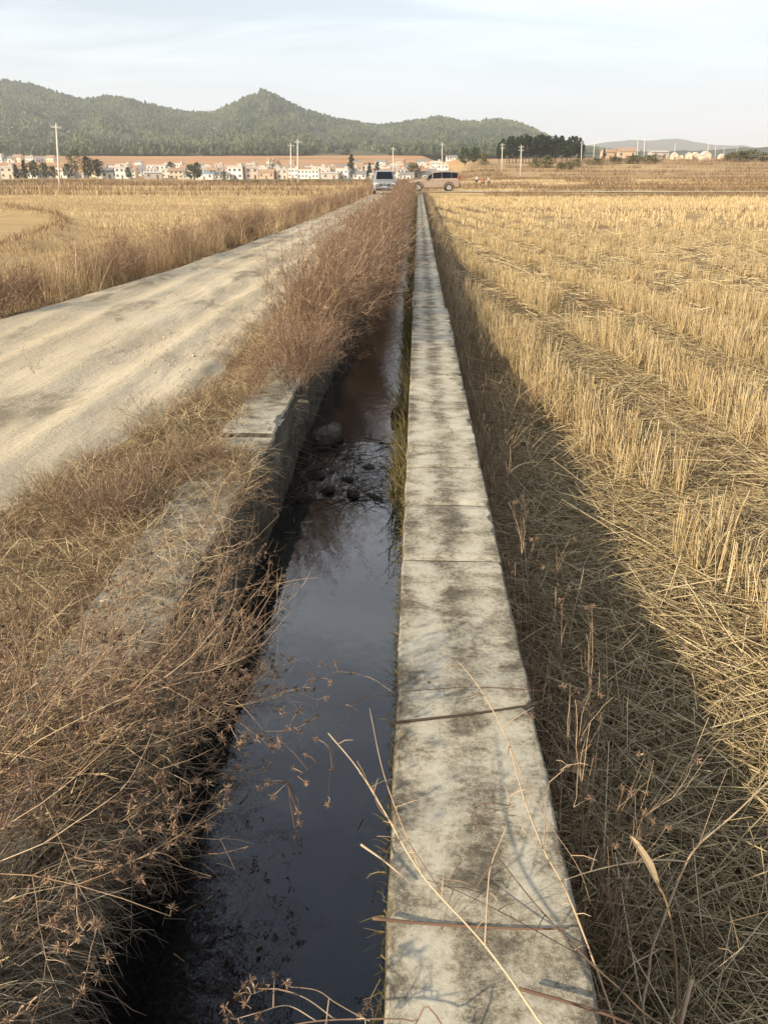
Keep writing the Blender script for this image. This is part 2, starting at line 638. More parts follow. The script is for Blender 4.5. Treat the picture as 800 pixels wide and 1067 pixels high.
# dirt road
def road_z(u, Y):
    rl, rr = road_left(Y), road_right(Y)
    X = rl + u * (rr - rl)
    wob = .8 * (fbm(Y * .16, 0 * Y, 23, 3) - .5)
    ruts = 0
    for c, d in ((-4.15, .022), (-3.55, .010), (-2.75, .026), (-2.2, .012)):
        cc = np.interp(Y, [0, 20, 70], [c, c * .9, c * .78]) + wob * .3
        ruts = ruts - d * np.exp(-((X - cc) / .16) ** 2) + d * .5 * np.exp(-((np.abs(X - cc) - .3) / .1) ** 2)
    n = (fbm(X * .9, Y * .5, 21, 6) - .5) * .075 + (fbm(X * 4.5, Y * 2.6, 27, 5) - .5) * .06 * sstep(.42, .62, fbm(X * .8, Y * .35, 29, 2)) + (np.abs(fbm(X * 2.2 + .25 * Y, Y * .9, 31, 5) - .5)) * .07 * sstep(.4, .6, fbm(X * .7, Y * .4, 37, 2))
    edge = sstep(0, .08, u) * sstep(0, .08, 1 - u)
    return X, -.10 + edge * (.06 + ruts + n * np.clip(1.2 - Y / 60, .2, 1))


us = np.linspace(0, 1, 130)
yr = np.array(geo(-1, 83, .035, 1.0095))
UU, YY = np.meshgrid(us, yr)
XX, ZZ = road_z(UU, YY)
i = np.arange(UU.size).reshape(UU.shape)
q = np.stack([i[:-1, :-1], i[:-1, 1:], i[1:, 1:], i[1:, :-1]], -1).reshape(-1, 4)
rd = mesh_np('dirt_road', np.stack([XX, YY, ZZ], -1), q, M['road'], smooth=True)
tag(rd, 'pale rutted dry mud road running beside the canal towards the parked vehicles', 'road', kind='structure')

# cross track
xs2 = np.linspace(-3.6, 60, 90)
ys2 = np.linspace(80.3, 83.6, 8)
ct = grid('cross_track', xs2, ys2, lambda X, Y: np.maximum(gz(X, Y) + .06, -.16) + .05 * np.sin((Y - 80.3) / 3.3 * PI), M['road'])
tag(ct, 'narrow pale dirt track crossing the end of the canal under the brown car', 'track', kind='structure')

# water
WZ0, WZ1 = -.57, -.50


def wgrid(name, y0, y1, z, m, label):
    o = grid(name, np.linspace(X_L1 - .02, X_R0 + .02, 12), np.linspace(y0, y1, max(3, int((y1 - y0) * 6))), z, m)
    tag(o, label, 'water', kind='structure')


wgrid('canal_water', -2.5, 5.06, lambda X, Y: np.full_like(X, WZ0), M['water'], 'still dark pool of canal water mirroring the sky in the foreground')
wgrid('riffle_water', 5.06, 6.1, lambda X, Y: WZ0 + .002 + (WZ1 - WZ0) * sstep(5.06, 6.1, Y) + (fbm(X * 9, Y * 9, 4) - .5) * .035 * sstep(5.06, 5.2, Y), M['riffle'],
      'broken rippling water running over debris between the two canal pools')
wgrid('stream_water', 6.1, END, lambda X, Y: np.full_like(X, WZ1 + .002), M['stream'], 'shallow rippled stream in the canal under the brown shrubs')

# ------------------------------------------------------------------ canal walls


def slab(name, x0, x1, y0, y1, z0, z1, m, parent, edge=.008, jit=.008, seed=0, rag=None, nx=9):
    """a cast length of wall with worn, slightly irregular arrises"""
    ny = max(4, int((y1 - y0) / .045)) if y1 < 12 else max(4, int((y1 - y0) / .25))
    yy = np.linspace(y0, y1, ny)
    prof = [(0, z0), (0, z0 + (z1 - z0) * .5), (0, z1 - edge * 2.2), (edge * .35, z1 - edge * .6), (edge * 1.2, z1)]
    inner = np.linspace(0, 1, nx)[1:-1]
    V = []
    for k, y in enumerate(yy):
        e0 = (fbm(y * 5, 3.3, seed, 4) - .5) * 2 * jit
        e1 = (fbm(y * 5, 7.7, seed + 3, 4) - .5) * 2 * jit
        if rag is not None:
            e1 += rag(y)
        end = .008 if k in (0, ny - 1) else 0
        L = [(x0 + dx + e0, z) for dx, z in prof]
        Rr = [(x1 - dx + e1, z) for dx, z in prof[::-1]]
        a, b_ = L[-1][0], Rr[0][0]
        ch0 = max(0., fbm(y * 7, 5.1, seed + 9, 3) - .60) * .16
        ch1 = max(0., fbm(y * 7, 8.2, seed + 11, 3) - .60) * .16
        L[-1] = (L[-1][0] + ch0, z1)
        L[-2] = (L[-2][0] + ch0 * .5, L[-2][1] - ch0 * .5)
        Rr[0] = (Rr[0][0] - ch1, z1)
        Rr[1] = (Rr[1][0] - ch1 * .5, Rr[1][1] - ch1 * .5)
        a, b_ = L[-1][0], Rr[0][0]
        row = L + [(a + (b_ - a) * t, z1 + (fbm((a + t * (b_ - a)) * 9, y * 9, seed, 4) - .5) * .004) for t in inner] + Rr
        for x, z in row:
            V.append((x, y, z - (end if z > z1 - .02 else 0)))
    n = len(prof) * 2 + len(inner)
    ii = np.arange(n * ny).reshape(ny, n)
    q = np.stack([ii[:-1, :-1], ii[:-1, 1:], ii[1:, 1:], ii[1:, :-1]], -1).reshape(-1, 4)
    cap = []
    for r0 in (ii[0], ii[-1]):
        for t in range(n // 2 - 1):
            cap.append((r0[t], r0[t + 1], r0[n - 2 - t], r0[n - 1 - t]))
    return mesh_np(name, V, [np.concatenate([q, np.array(cap)])], m, parent=parent, smooth=False)


wall = empty('canal_wall', (0, 0, 0))
tag(wall, 'long straight weathered concrete canal wall in the middle, stained grey and cream', 'wall')
js = [-2.0] + [float(on_plane(470, y).y) for y in (605, 562, 525)] + [9.87]
js = [-2.0, 3.02, 3.63, 4.18, 9.86]
for k in range(len(js) - 1):
    slab('wall_section', X_R0, X_R1, js[k] + (.004 if k else 0), js[k + 1] - .004, -1.1, 0.0, M['concrete'], wall, seed=40 + k * 5)
wall2 = empty('canal_wall', (0, 0, 0))
tag(wall2, 'lower far length of concrete canal wall beyond the broken step', 'wall')
y0 = 10.12
k = 0
while y0 < END - 1:
    y1 = min(END, y0 + 9.6)
    slab('wall_section', X_R0 + .0, X_R1 - .02, y0, y1 - .01, -1.1, -.035, M['concrete'], wall2, seed=80 + k)
    y0 = y1
    k += 1
lw = empty('canal_wall', (0, 0, 0))
tag(lw, 'left canal wall with broken concrete ledge half buried in dry grass', 'wall')
lj = [-2.0, 1.9, 3.95, 4.8, 6.9, 12, 24, 40, END]
for k in range(len(lj) - 1):
    dz = [-.02, -.012, -.035, -.012, -.02, -.02, -.02, -.02][k]
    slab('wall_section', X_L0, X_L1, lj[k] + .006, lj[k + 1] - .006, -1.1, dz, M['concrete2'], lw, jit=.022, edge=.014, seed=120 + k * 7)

# ------------------------------------------------------------------ rocks


def rock(name, loc, size, m, label, seed, cat='rock', group=None, sq=(1, 1, .6)):
    V, Fc = [], []
    nu, nv = 14, 9
    r = np.random.default_rng(seed)
    pl = r.normal(size=(9, 3))
    pl /= np.linalg.norm(pl, axis=1)[:, None]
    pd = .62 + .3 * r.random(9)
    for j in range(nv + 1):
        for i_ in range(nu):
            th, ph = PI * j / nv, 2 * PI * i_ / nu
            d = np.array([math.sin(th) * math.cos(ph), math.sin(th) * math.sin(ph), math.cos(th)])
            dots = pl @ d
            rr = min([1.0] + [pd[k] / dots[k] for k in range(9) if dots[k] > .05])
            V.append(d * rr * (1 + .05 * r.normal()) * np.array(sq) * size)
    for j in range(nv):
        for i_ in range(nu):
            i2 = (i_ + 1) % nu
            Fc.append((j * nu + i_, j * nu + i2, (j + 1) * nu + i2, (j + 1) * nu + i_))
    o = mesh_np(name, V, np.array(Fc), m)
    o.location = loc
    o.rotation_euler = (r.normal() * .15, r.normal() * .15, r.random() * 6)
    return tag(o, label, cat, group)


rock('rock', (-.72, 6.15, -.47), .16, M['midrock'], 'pale angular rock lying against the left wall above the rippling water', 3, sq=(1, .7, .75))
rock('rock', (-.17, 6.75, -.46), .09, M['wetrock'], 'small dark wet rock at the foot of the concrete wall', 5, sq=(1, .9, .9))
rock('rock', (-.55, 5.75, -.54), .07, M['wetrock'], 'black wet stone at the head of the rippling water near pale rock', 8, sq=(1.3, .7, .6))
rock('rock', (-.30, 5.12, -.575), .065, M['wetrock'], 'flat dark stone at the lip of the still pool', 9, sq=(1.3, .6, .45))
for k, (x, y, s) in enumerate([(-.62, 5.2, .06), (-.45, 5.15, .05), (-.2, 5.55, .05), (-.36, 5.6, .06), (-.13, 5.2, .05), (-.75, 5.45, .08), (-.5, 5.4, .045)]):
    rock('stone', (x, y, -.555), s, M['wetrock'], 'small wet pebble in the debris below the pale rock', 30 + k, 'stone', 'wet pebbles in the rippling water', (1.2, .9, .55))
for k, (x, y, s) in enumerate([(.05, 9.97, .075), (.2, 10.0, .06), (.29, 9.95, .05), (-.02, 9.93, .05), (.13, 9.92, .04)]):
    rock('rubble', (x, y, -.06), s, M['rock'], 'broken chunk of concrete in the gap between wall lengths', 50 + k, 'rubble', 'concrete rubble in the step of the wall', (1.2, .8, .7))

# ------------------------------------------------------------------ stubble field (right)


def vis(X, Y, mx=1.18, x_off=.3):
    """keep what stands inside a widened view wedge, so a side step still finds it"""
    return (X < .52 * mx * (Y + .6) + 1.0 + x_off) & (X > -.56 * mx * (Y + .6) - 1.0)


def strips(X, Y):
    """1 where straw was left standing"""
    u = X + .115 * Y + .07 * (fbm(Y * .5, X * 0 + 2, 8, 2) - .5)
    ph = ((u - 2.15 + .7) % 1.4) - .7
    wd = np.interp(Y, [0, 8.3, 9.6, 20], [.22, .23, .34, .31])
    gap = fbm(X * 1.1, Y * .6, 14, 3)
    return (np.abs(ph) < wd) & (gap > np.interp(Y, [0, 9, 11, 20, 30], [.30, .34, .36, .34, .32]))


def stubble(name, y0, y1, rowsp, hillsp, ns, w, hmin, hmax, seg, tube, xmin=.75, spread=.04, dens=1.0, shear=-.115, mat='straw', filt=strips, side=1, lay=.16):
    # planted hills on a lattice that follows the drill rows
    U = np.arange(xmin - 1, .62 * y1 + 4 + .12 * y1, rowsp)
    W = np.arange(y0, y1, hillsp)
    UU, YY = np.meshgrid(U, W)
    UU = UU.ravel()
    YY = YY.ravel()
    XX = UU + shear * YY + RG.normal(size=UU.size) * .03 + .05 * np.sin(YY * 1.3)
    YY = YY + RG.normal(size=UU.size) * .035
    k = (XX > xmin + .12 * RG.random(XX.size)) & vis(XX, YY) & filt(XX, YY) & (RG.random(XX.size) < dens)
    XX, YY = XX[k], YY[k]
    hh = (hmin + (hmax - hmin) * RG.random(XX.size) ** 1.2) * (.72 + .5 * fbm(XX * .9, YY * .5, 19, 3))
    n = np.maximum(1, RG.poisson(ns, XX.size))
    r = np.repeat(np.arange(XX.size), n)
    a = RG.random(r.size) * 2 * PI
    rad = spread * np.sqrt(RG.random(r.size))
    x = XX[r] + rad * np.cos(a)
    y = YY[r] + rad * np.sin(a)
    hl = hh[r] * (.7 + .4 * RG.random(r.size))
    th = np.abs(RG.normal(size=r.size)) * .17
    flat = RG.random(r.size) < lay
    th = np.where(flat, .5 + .9 * RG.random(r.size), th)
    root = np.stack([x, y, gz(x, y) - .01], -1)
    ha = RG.random(XX.size) * 2 * PI
    V, Fc, rn, _ = blades(root, np.where(flat, ha[r], a), th, RG.normal(size=r.size) * .15, hl, w * (.7 + .6 * RG.random(r.size)), seg, tube, .8)
    return V, Fc, rn


def join(name, parts, m):
    Vs, Fs, rs, n = [], [], [], 0
    for V, Fc, r in parts:
        Vs.append(V)
        Fs.append(Fc + n)
        rs.append(r)
        n += len(V)
    return mesh_np(name, np.concatenate(Vs), np.concatenate(Fs), m, np.concatenate(rs), smooth=True)


st = [stubble('s', 1.6, 14, .16, .13, 15, .0055, .26, .46, 2, True),
      stubble('s', 14, 38, .19, .16, 9, .008, .18, .34, 1, True, xmin=.9, filt=lambda X, Y: strips(X, Y) & (RG.random(X.size) > (Y - 24) / 14)),
      stubble('s', 22, 75, .26, .24, 6, .015, .15, .30, 1, False, xmin=1.0, filt=lambda X, Y: strips(X, Y) & (RG.random(X.size) < (Y - 22) / 14))]
o = join('rice_stubble', st, M['straw'])
tag(o, 'golden standing rice stubble in rows across the harvested field', 'stubble', kind='stuff')


# straw litter
def lying(n, xr, yr, L, w, seg=2, tube=True, zj=.05, filt=None, th=(1.35, 1.62), prefer=None):
    x = xr[0] + (xr[1] - xr[0]) * RG.random(n)
    y = yr[0] + (yr[1] - yr[0]) * RG.random(n)
    k = vis(x, y)
    if filt is not None:
        k &= filt(x, y)
    x, y = x[k], y[k]
    n = len(x)
    az = RG.random(n) * 2 * PI if prefer is None else prefer + RG.normal(size=n) * .9
    z = gz(x, y) + .004 + zj * RG.random(n) ** 1.7
    t = th[0] + (th[1] - th[0]) * RG.random(n)
    LL = L[0] + (L[1] - L[0]) * RG.random(n) ** 1.6
    return blades(np.stack([x, y, z], -1), az, t, RG.normal(size=n) * .25, LL, w * (.6 + .8 * RG.random(n)), seg, tube, .7)[:3]


li = [lying(30000, (.55, 4.5), (.6, 5.0), (.06, .48), .0042),
      lying(9000, (.5, 3.2), (.5, 3.0), (.03, .18), .005, zj=.06),
      lying(26000, (.75, 8), (5, 12), (.12, .5), .005, 2, True, .06),
      lying(42000, (.9, 19), (12, 32), (.2, .5), .009, 1, False, .08),
      lying(1500, (.7, 4.5), (.8, 9), (.25, .6), .005, 2, True, .06, th=(1.0, 1.4))]
o = join('straw_litter', li, M['litter'])
tag(o, 'flattened loose straw littering the ground between the stubble rows', 'straw', kind='stuff')


# dry grass and weeds hugging the right side of the wall
def tuft_field(n, xf, yr, L, w, th, bend, seg=4, az=None, zf=None, mask=None, ysk=1.0, tube=False, kink=.06):
    y = yr[0] + (yr[1] - yr[0]) * RG.random(n) ** ysk
    x = xf(n, y)
    if mask is not None:
        k = mask(x, y)
        x, y = x[k], y[k]
    n = len(x)
    a = RG.random(n) * 2 * PI if az is None else az[0] + az[1] * RG.normal(size=n)
    z = gz(x, y) if zf is None else zf(x, y)
    t = th[0] + (th[1] - th[0]) * RG.random(n)
    b = bend[0] + (bend[1] - bend[0]) * RG.random(n)
    LL = L[0] + (L[1] - L[0]) * RG.random(n)
    return blades(np.stack([x, y, z], -1), a, t, b, LL, w * (.6 + .8 * RG.random(n)), seg, tube, .25, kink=kink)[:3]


cl = lambda x, y: fbm(x * 2.2, y * 1.6, 61, 3) > .43
xw = lambda n, y: .38 + .42 * RG.random(n) ** 1.8
pr = [tuft_field(1700, xw, (.6, 7), (.12, .42), .0035, (0, .5), (.1, 1.3), mask=cl),
      tuft_field(3400, lambda n, y: .37 + .4 * RG.random(n) ** 1.5, (5, 20), (.15, .48), .005, (0, .4), (.1, 1.0), 3, mask=cl),
      tuft_field(6000, lambda n, y: .36 + .4 * RG.random(n), (20, 77), (.25, .55), .014, (0, .4), (.1, .8), 2),
      tuft_field(900, xw, (.4, 3), (.12, .3), .004, (.2, 1.0), (.2, 1.6), mask=cl)]
o = join('dry_grass', pr, M['wallgrass'])
tag(o, 'thin dry brown grass along the field side of the concrete wall', 'grass', kind='stuff')
hd = [tuft_field(1500, lambda n, y: np.interp(y, [6, 13], [.75, .7]) + .7 * RG.random(n), (6, 14), (.25, .5), .006, (0, .6), (.1, .9), 3,
                 mask=lambda x, y: fbm(x * 1.5, y * 1.5, 66, 2) > .52)]
o = join('dry_grass', hd, M['palegrass'])
tag(o, 'pale bleached grass at the edge of the stubble field', 'grass', kind='stuff')

# ------------------------------------------------------------------ left verge
vm = lambda x, y: (fbm(x * 3, y * 1.7, 71, 3) > np.where(x > -1.16, np.interp(y, [2.0, 2.8, 3.5, 7], [.24, .38, .55, .58]), np.where(x > X_L0 - .02, np.interp(y, [2.5, 4], [.28, .42]), .33)))
xv = lambda n, y: road_right(y) - .15 + (X_L1 + .02 - road_right(y) + .15) * RG.random(n) ** .9
ztop = lambda x, y: np.where(x > X_L0, np.maximum(gz(x, y), -.03), gz(x, y))
vg = [tuft_field(21000, xv, (.5, 4.5), (.05, .22), .0032, (.4, 1.45), (.2, 1.8), 4, zf=ztop, mask=vm, kink=.2),
      tuft_field(10000, xv, (4, 9), (.05, .22), .004, (.3, 1.4), (.2, 1.7), 3, zf=ztop, mask=vm, kink=.2),
      tuft_field(4000, lambda n, y: road_right(y) - .35 + .5 * RG.random(n), (1.5, 9), (.05, .2), .0035, (.2, 1.3), (.2, 1.2), 3, zf=lambda x, y: gz(x, y) + .03, mask=lambda x, y: fbm(x * 2.2, y * 1.2, 73, 3) > .5),
      tuft_field(6000, lambda n, y: road_right(y) + .0 + .6 * RG.random(n), (9, 76), (.15, .5), .012, (.1, .8), (.1, .9), 2)]
o = join('dry_grass', vg, M['drygrass'])
tag(o, 'matted brown dry grass on the verge between road and canal', 'grass', kind='stuff')
gg = [tuft_field(5200, xv, (1.8, 6), (.04, .13), .004, (.2, 1.2), (.2, 1.2), 3, zf=ztop, mask=lambda x, y: (fbm(x * 2.6, y * 2.0, 77, 2) > .53) & (x < -1.2))]
o = join('green_grass', gg, M['greengrass'])
tag(o, 'sparse grey green leaves in the matted verge grass', 'grass', kind='stuff')
# grass hanging down the inner face of the left wall
hg = [tuft_field(5200, lambda n, y: X_L1 - .06 + .07 * RG.random(n), (.3, 2.3), (.10, .36), .003, (.3, 1.5), (.8, 1.9), 5, az=(.0, .9), zf=lambda x, y: -.04 - .25 * RG.random(x.size) ** 2, kink=.25),
      tuft_field(3000, lambda n, y: X_L1 - .04 + .06 * RG.random(n), (2.2, 9), (.05, .20), .003, (.5, 1.6), (.6, 1.7), 4, az=(.0, .8), zf=lambda x, y: -.05 - .35 * RG.random(x.size) ** 1.5, kink=.25,
                 mask=lambda x, y: fbm(y * 2.2, x * 0, 79, 2) > .42)]
o = join('hanging_grass', hg, M['greygrass'])
tag(o, 'grey tangled dead grass hanging down the inside of the left wall', 'grass', kind='stuff')
# growth at the waterline of the right wall
wl = [tuft_field(2600, lambda n, y: X_R0 - .012 - .10 * RG.random(n) ** 2, (4.6, 12), (.05, .24), .005, (0, .6), (.1, 1.0), 3, az=(PI, 1.0), zf=lambda x, y: np.where(y > 6, -.5, -.55) + .3 * RG.random(x.size) ** 2,
                 mask=lambda x, y: fbm(y * 1.7, x * 0, 83, 2) > .38),
      tuft_field(2600, lambda n, y: X_R0 - .012 - .13 * RG.random(n), (12, 70), (.1, .4), .012, (0, .5), (.1, .8), 2, az=(PI, 1.0), zf=lambda x, y: -.5 + .3 * RG.random(x.size) ** 2),
      tuft_field(900, lambda n, y: X_R0 - .004 - .01 * RG.random(n), (.8, 4.6), (.015, .06), .003, (.3, 1.6), (.2, 1.5), 3, az=(PI, 1.0), zf=lambda x, y: -.02 - .5 * RG.random(x.size))]
o = join('waterside_grass', wl, M['greengrass'])
tag(o, 'olive and golden grass clinging to the water side of the concrete wall', 'grass', kind='stuff')
# sticks and wrack in the riffle
wr = [tuft_field(330, lambda n, y: -.88 + .72 * RG.random(n), (5.0, 6.2), (.05, .3), .006, (1.2, 1.6), (-.2, .2), 2, zf=lambda x, y: -.56 + .06 * sstep(5, 6.1, y) + .03 * RG.random(x.size), tube=True, mask=lambda x, y: fbm(x * 4, y * 4, 90, 2) > .42)]
o = join('wrack', wr, M['burr'])
tag(o, 'dark wet twigs and rubbish caught across the rippling water', 'wrack', kind='stuff')

# tall grass on the far side of the road
bl = lambda n, y: road_left(y) - .05 - 1.15 * RG.random(n) ** 1.1
tb = [tuft_field(9000, bl, (5, 20), (.25, .75), .007, (0, .3), (.0, .7), 3, mask=lambda x, y: fbm(x * 1.3, y * .9, 95, 3) > .44),
      tuft_field(8000, bl, (18, 79), (.2, .6), .016, (0, .3), (.0, .6), 2, mask=lambda x, y: fbm(x * 1.1, y * .6, 95, 3) > .45),
      tuft_field(2500, lambda n, y: road_left(y) + .1 - .5 * RG.random(n), (4, 40), (.08, .3), .008, (.1, 1.0), (.1, 1.0), 3)]
o = join('tall_grass', tb, M['palegrass'])
tag(o, 'tall straw and brown grass on the bank left of the dirt road', 'grass', kind='stuff')
# loose stones and clods on the road
nst = 1500
sx = RG.random(nst)
sy = 3 + 30 * RG.random(nst) ** 1.6
X_, Z_ = road_z(sx, sy)
kk = fbm(X_ * .9, sy * .5, 33, 2) > .5
X_, Z_, sy = X_[kk], Z_[kk], sy[kk]
sz = .008 + .018 * RG.random(len(sy)) ** 4
oct_ = np.array([(1, 0, 0), (0, 1, 0), (-1, 0, 0), (0, -1, 0), (0, 0, .8), (0, 0, -.6)], float)
SV = np.stack([X_, sy, Z_ + sz * .3], -1)[:, None] + oct_[None] * sz[:, None, None] * (.6 + .7 * RG.random((len(sy), 6, 1)))
tf = np.array([(0, 1, 4), (1, 2, 4), (2, 3, 4), (3, 0, 4), (1, 0, 5), (2, 1, 5), (3, 2, 5), (0, 3, 5)])
o = mesh_np('road_gravel', SV.reshape(-1, 3), ((np.arange(len(sy)) * 6)[:, None, None] + tf[None]).reshape(-1, 3), M['road'])
tag(o, 'loose pebbles and mud clods scattered over the dirt road', 'gravel', kind='stuff')
# floating bits on the pool
nfl = 90
fx = -.86 + .76 * RG.random(nfl)
fy = .9 + 4.1 * RG.random(nfl)
kk = (fx < -.62) | (fx > -.2) | (fy > 4.3)
fx, fy = fx[kk], fy[kk]
V_, F_, r_, _ = blades(np.stack([fx, fy, np.full(len(fx), WZ0 + .003)], -1), RG.random(len(fx)) * 6.3, PI / 2, 0, .015 + .06 * RG.random(len(fx)), .004, 2, True, .6)
o = mesh_np('floating_straw', V_, F_, M['litter'], r_)
tag(o, 'scraps of straw floating along the edges of the dark pool', 'straw', kind='stuff')
# small tufts on the road itself
rt = [tuft_field(3600, lambda n, y: -2.9 + .6 * RG.normal(size=n), (3.5, 22), (.03, .11), .004, (.2, 1.3), (.1, 1.0), 3, zf=lambda x, y: np.full_like(x, -.05),
                 mask=lambda x, y: fbm(x * 2.2, y * 1.0, 101, 2) > .64)]
o = join('road_grass', rt, M['drygrass'])
tag(o, 'short withered tufts on the hump of the dirt road', 'grass', kind='stuff')


# left field stubble
def lstub(n, yr, w, h, seg):
    y = yr[0] + (yr[1] - yr[0]) * RG.random(n)
    x = road_left(y) - 1.0 - (.6 * (y + 1) + 3 - 5) * RG.random(n)
    k = vis(x, y) & (fbm(x * .35, y * .5, 110, 3) > .36) & ((x > bund_x(y) + .5) | (y > 42))
    x, y = x[k], y[k]
    return blades(np.stack([x, y, gz(x, y)], -1), RG.random(len(x)) * 6.3, np.abs(RG.normal(size=len(x))) * .3, RG.normal(size=len(x)) * .2, h * (.4 + .7 * RG.random(len(x))), w, seg, False, .7)[:3]


bw = [tuft_field(2600, lambda n, y: bund_x(y) + .1 + .22 * RG.normal(size=n), (10, 47), (.1, .3), .012, (0, .6), (.1, .8), 2)]
o = join('bund_grass', bw, M['brownbrush'])
tag(o, 'dark brown grass along the curved earth bund in the left field', 'grass', kind='stuff')
o = join('left_stubble', [lstub(34000, (9, 30), .010, .13, 2), lstub(40000, (30, 75), .02, .15, 1), lstub(14000, (75, 150), .05, .2, 1)], M['farstraw'])
tag(o, 'short pale stubble on the field left of the dirt road', 'stubble', kind='stuff')


# brush strips on the field boundaries beyond the cross track
def strip(n, x0, x1, y0, y1, h, w, slope=0.0):
    x = x0 + (x1 - x0) * RG.random(n)
    y = y0 + (y1 - y0) * RG.random(n) + slope * (x - x0)
    k = fbm(x * .07, y * .11, 121, 3) > .38
    x, y = x[k], y[k]
    hh = h * (.35 + .9 * fbm(x * .12, y * .2, 125, 3))
    return blades(np.stack([x, y, gz(x, y)], -1), RG.random(len(x)) * 6.3, np.abs(RG.normal(size=len(x))) * .35, RG.normal(size=len(x)) * .3, hh * (.5 + .6 * RG.random(len(x))), w, 2, False, .5)[:3]


br = [strip(7000, 6, 60, 76, 79.6, .5, .03), strip(5000, 3, 60, 84.4, 86.5, .6, .03), strip(7000, 3, 80, 105, 108, .8, .05), strip(6000, 5, 110, 132, 136, .9, .06),
      strip(6000, 8, 130, 167, 172, 1.1, .07), strip(6000, 12, 170, 213, 222, 1.3, .09), strip(5000, -160, -8, 78, 84, .7, .05), strip(6000, -160, 4, 100, 108, .9, .06),
      strip(6000, -160, 6, 150, 165, 1.1, .08), strip(7000, -220, 10, 185, 215, 1.2, .09), strip(5000, -240, 16, 240, 280, 1.4, .12), strip(5000, 20, 230, 235, 262, 1.0, .10), strip(5000, 12, 240, 292, 300, 1.3, .11), strip(5000, 22, 260, 318, 330, 1.5, .12), strip(4000, 20, 260, 352, 358, 1.6, .12),
      strip(5000, 60, 330, 378, 396, 2.0, .15), strip(5000, 60, 330, 430, 450, 2.2, .16), strip(3000, -20, 30, 290, 330, 1.5, .12)]
o = join('brown_brush', br, M['brownbrush'])
tag(o, 'low brown brush in strips along the field boundaries beyond the track', 'brush', kind='stuff')
fs = [strip(20000, 2, 75, 87, 105, .4, .05), strip(22000, 4, 100, 108, 132, .4, .06), strip(20000, 6, 130, 136, 166, .45, .08), strip(16000, 8, 170, 172, 213, .5, .1)]
o = join('far_stubble', fs, M['farstraw'])
tag(o, 'distant straw coloured stubble on the terraces beyond the cross track', 'stubble', kind='stuff')
#SECTION2

# ------------------------------------------------------------------ shrubs along the left bank


def shrub_mesh(name, seed, ns=46, H=.95, nb=300, nt=1000, nf=2200, lean=.25, m=None):
    ls = RG
    a = ls.random(ns) * 2 * PI
    r = .16 * np.sqrt(ls.random(ns))
    root = np.stack([r * np.cos(a), r * np.sin(a), -.05 + 0 * a], -1)
    th = np.abs(ls.normal(size=ns)) * .28 + .05
    az = np.where(ls.random(ns) < lean + .3, ls.normal(size=ns) * .9, a)
    V1, F1, r1, P1 = blades(root, az, th, .15 + .7 * ls.random(ns), H * (.6 + .5 * ls.random(ns)), .0055, 6, True, .4, kink=.05)
    p, az2, th2 = pick(P1, nb, .25, .98)
    V2, F2, r2, P2 = blades(p, az2 + ls.normal(size=nb) * .7, th2 + ls.normal(size=nb) * .4, ls.normal(size=nb) * .5, .12 + .28 * ls.random(nb), .0035, 4, False, .4, kink=.08)
    p, az3, th3 = pick(P2, nt, .2, 1)
    V3, F3, r3, P3 = blades(p, az3 + ls.normal(size=nt) * .9, th3 + ls.normal(size=nt) * .5, ls.normal(size=nt) * .4, .04 + .14 * ls.random(nt), .003, 3, False, .4, kink=.1)
    p, az4, th4 = pick(P3, nf, .2, 1)
    V4, F4, r4, _ = blades(p, az4 + ls.normal(size=nf) * 1.2, th4 + ls.normal(size=nf) * .8, 0, .012 + .035 * ls.random(nf), .0042, 1, False, .3)
    return join(name, [(V1, F1, r1), (V2, F2, r2), (V3, F3, r3), (V4, F4, r4)], m or M['bush'])


protos = [shrub_mesh('dry_shrub', k, H=.8 + .08 * k) for k in range(5)]
spots = []
y = 5.7
while y < 76:
    step = .40 if y < 13 else (.62 if y < 25 else 1.2)
    for row in (0, 1):
        x = (-1.15 if row else -.98) + RG.normal() * .08
        if row and y < 6.3:
            continue
        sc = float(np.interp(y, [5.5, 6.5, 8, 11, 40, 76], [.5, .68, .82, .84, .82, .84])) * (.66 + .58 * RG.random())
        spots.append((x, y + RG.normal() * .12, sc))
    y += step
for k, (x, y, sc) in enumerate(spots):
    o = protos[k] if k < 5 else protos[k % 5].copy()
    if k >= 5:
        COL.objects.link(o)
    o.location = (x, y, -.04)
    o.rotation_euler = (RG.normal() * .08, (.12 if x < -1.2 else .30) + RG.normal() * .1, RG.normal() * .6)
    o.scale = (sc * (1.0 + .25 * (y > 25)), sc * (1 + .3 * (y > 13)), sc * RG.uniform(.8, 1.18))
    tag(o, 'reddish brown leafless shrub in the dense row leaning over the left side of the canal', 'shrub', 'dry shrubs along the left bank of the canal')

